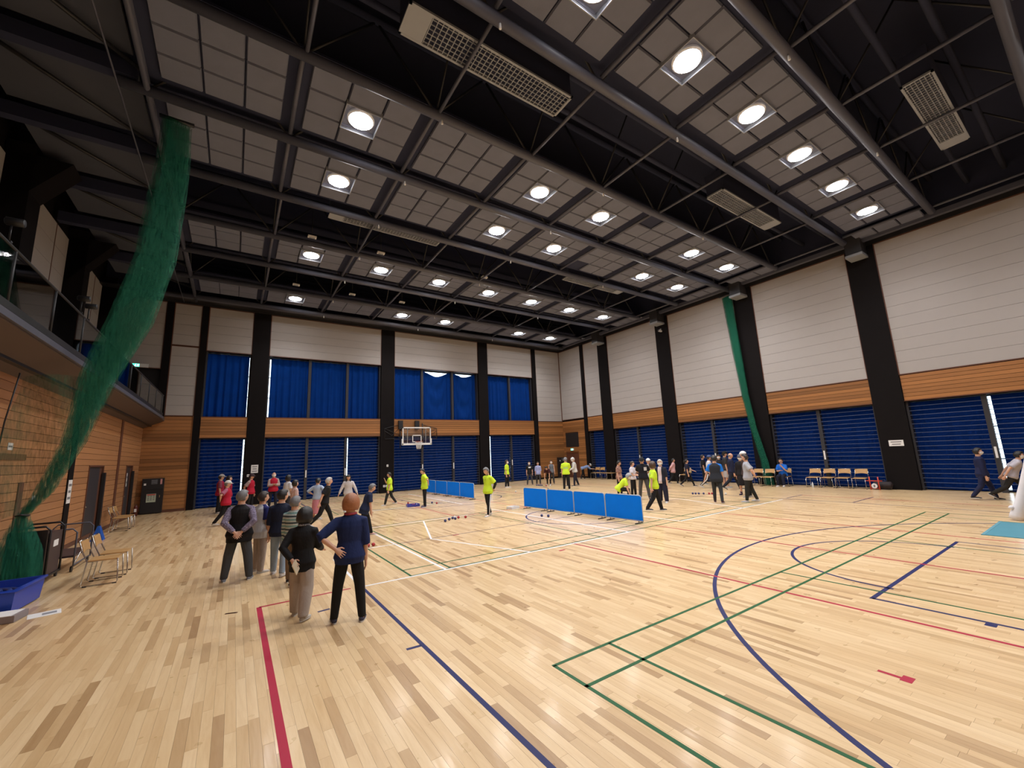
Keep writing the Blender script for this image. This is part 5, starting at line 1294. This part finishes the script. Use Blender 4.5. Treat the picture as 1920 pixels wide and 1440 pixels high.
person('person in an open navy shirt over white with white shoes', 13.76, 10.30, 255, 1.63, 'white', 'short', (.014, .016, .028), 'half', (.016, .016, .035), 'wide', (.62, .62, .66), ('down', 'down'), head=(4, -10), mask=1, topmat=cloth((.014, .016, .028), None, box=(-.06, .08, .02, 1, .7, 1.35), bc=(.6, .5, .5)), hem=-.03)
person('person in white mostly hidden behind the bobbed referee', 15.6, 12.3, 240, 1.62, 'black', 'short', (.58, .58, .6), 'short', (.03, .03, .04), 'trousers', (.3, .3, .3), hat=((.6, .6, .6), False))
# -- right group
person('person in a pink top with hands behind back by the right wall', 20.96, 14.92, 146, 1.46, 'black', 'short', (.60, .35, .36), 'long', BLK, 'trousers', (.03, .03, .03), ('behind', 'behind'), 'walk', lean=6, hem=-.03, head=(-4, 0))
person('ponytailed person in navy with a shoulder bag walking right', 19.89, 13.32, 150, 1.47, 'black', 'tail', (.012, .014, .035), 'short', BLK, 'slim', (.05, .05, .05), ('fwd', 'down'), 'stride', extras=bag, hem=-.02, sole=(.6, .6, .6))
person('person in black with a grey strap behind the white shirt', 21.39, 13.27, 150, 1.60, 'black', 'short', BLK, 'short', BLK, 'trousers', (.3, .3, .3), ('down', 'down'), extras=strap)
person('blue-capped person in a white shirt and striped track trousers', 19.6, 11.95, 150, 1.67, 'dark', 'short', (.60, .58, .58), 'short', (.03, .028, .027), 'trousers', (.6, .6, .6), ('down', 'down'), 'stride', hat=((.05, .08, .18), True), lean=6, extras=stripes)
person('person in a dark vest with bright blue sleeves seen from behind', 14.76, 8.70, 66, 1.73, 'black', 'short', (.01, .16, .62), 'short', (.028, .032, .038), 'trousers', (.07, .025, .03), ('out', 'down'), 'step', vest=(.022, .026, .036), head=(4, 26), hem=-.01, cuff=.9, build=1.06)
person('balding person in a navy jacket striding right', 19.41, 10.71, 140, 1.77, 'grey', 'bald', (.012, .016, .045), 'long', (.012, .014, .024), 'trousers', (.03, .03, .03), ('down', 'down'), 'stride', hem=-.05, head=(4, 8), sole=(.6, .6, .6))
person('black-capped person beside the balding walker', 20.1, 11.3, 150, 1.77, 'black', 'short', (.03, .03, .035), 'short', (.45, .42, .42), 'shorts', (.4, .4, .4), hat=((.012, .012, .014), True))
person('dark-haired person in black with white shorts behind the blue sleeves', 20.75, 11.95, 250, 1.60, 'black', 'full', (.015, .015, .02), 'half', (.5, .48, .48), 'shorts', (.5, .5, .5), ('down', 'fwd'), mask=1)
person('masked person in a grey beanie, black tunic and purple socks', 17.63, 9.23, 258, 1.66, 'grey', 'short', (.014, .012, .014), 'long', (.014, .012, .014), 'dress', (.03, .02, .07), ('down', 'down'), mask=1, hat=((.10, .11, .15), False), sock=(.03, .02, .08), head=(2, -12), sole=(.03, .02, .07))
person('person in a light grey T-shirt facing left with hands behind back', 15.68, 7.97, 338, 1.73, 'dark', 'short', (.40, .41, .46), 'short', (.020, .020, .018), 'trousers', (.55, .55, .60), ('behind', 'behind'), 'step', head=(2, -6), cuff=.95, hem=-.02, under=None)
person('white-capped person standing behind the grey T-shirt', 17.0, 8.72, 335, 1.80, 'dark', 'short', (.05, .03, .03), 'short', BLK, 'trousers', (.3, .3, .3), hat=((.66, .66, .66), False))
person('seated person in a bright blue shirt with hand at mouth', 22.12, 9.62, 268, 1.66, 'black', 'short', (.01, .13, .58), 'short', (.012, .014, .03), 'trousers', (.6, .6, .6), ('face', 'cross'), 'sit', head=(4, 0), lean=4)
person('masked person in a navy suit walking right at the right edge', 20.11, 2.91, 165, 1.69, 'black', 'short', (.012, .016, .055), 'long', (.012, .016, .05), 'trousers', (.03, .03, .03), ('down', 'down'), 'walk', mask=1, hem=-.04)
person('masked person in a grey T-shirt leaning forward at the right edge', 20.3, 2.35, 165, 1.66, 'black', 'short', (.42, .40, .45), 'short', (.022, .020, .018), 'trousers', (.05, .05, .05), ('back', 'back'), 'run', lean=24, head=(-4, 0), mask=1, sole=(.6, .6, .6))

# grow every body and garment into one continuous surface
bpy.context.view_layer.update()
dg = bpy.context.evaluated_depsgraph_get()
done = [(o, bpy.data.meshes.new_from_object(o.evaluated_get(dg)), m) for o, m in REMESH]
for o, me, m in done:
    o.modifiers.clear(); old = o.data; o.data = me; me.name = o.name
    me.materials.clear(); me.materials.append(m)
    me.polygons.foreach_set('use_smooth', [True]*len(me.polygons))
    bpy.data.meshes.remove(old)
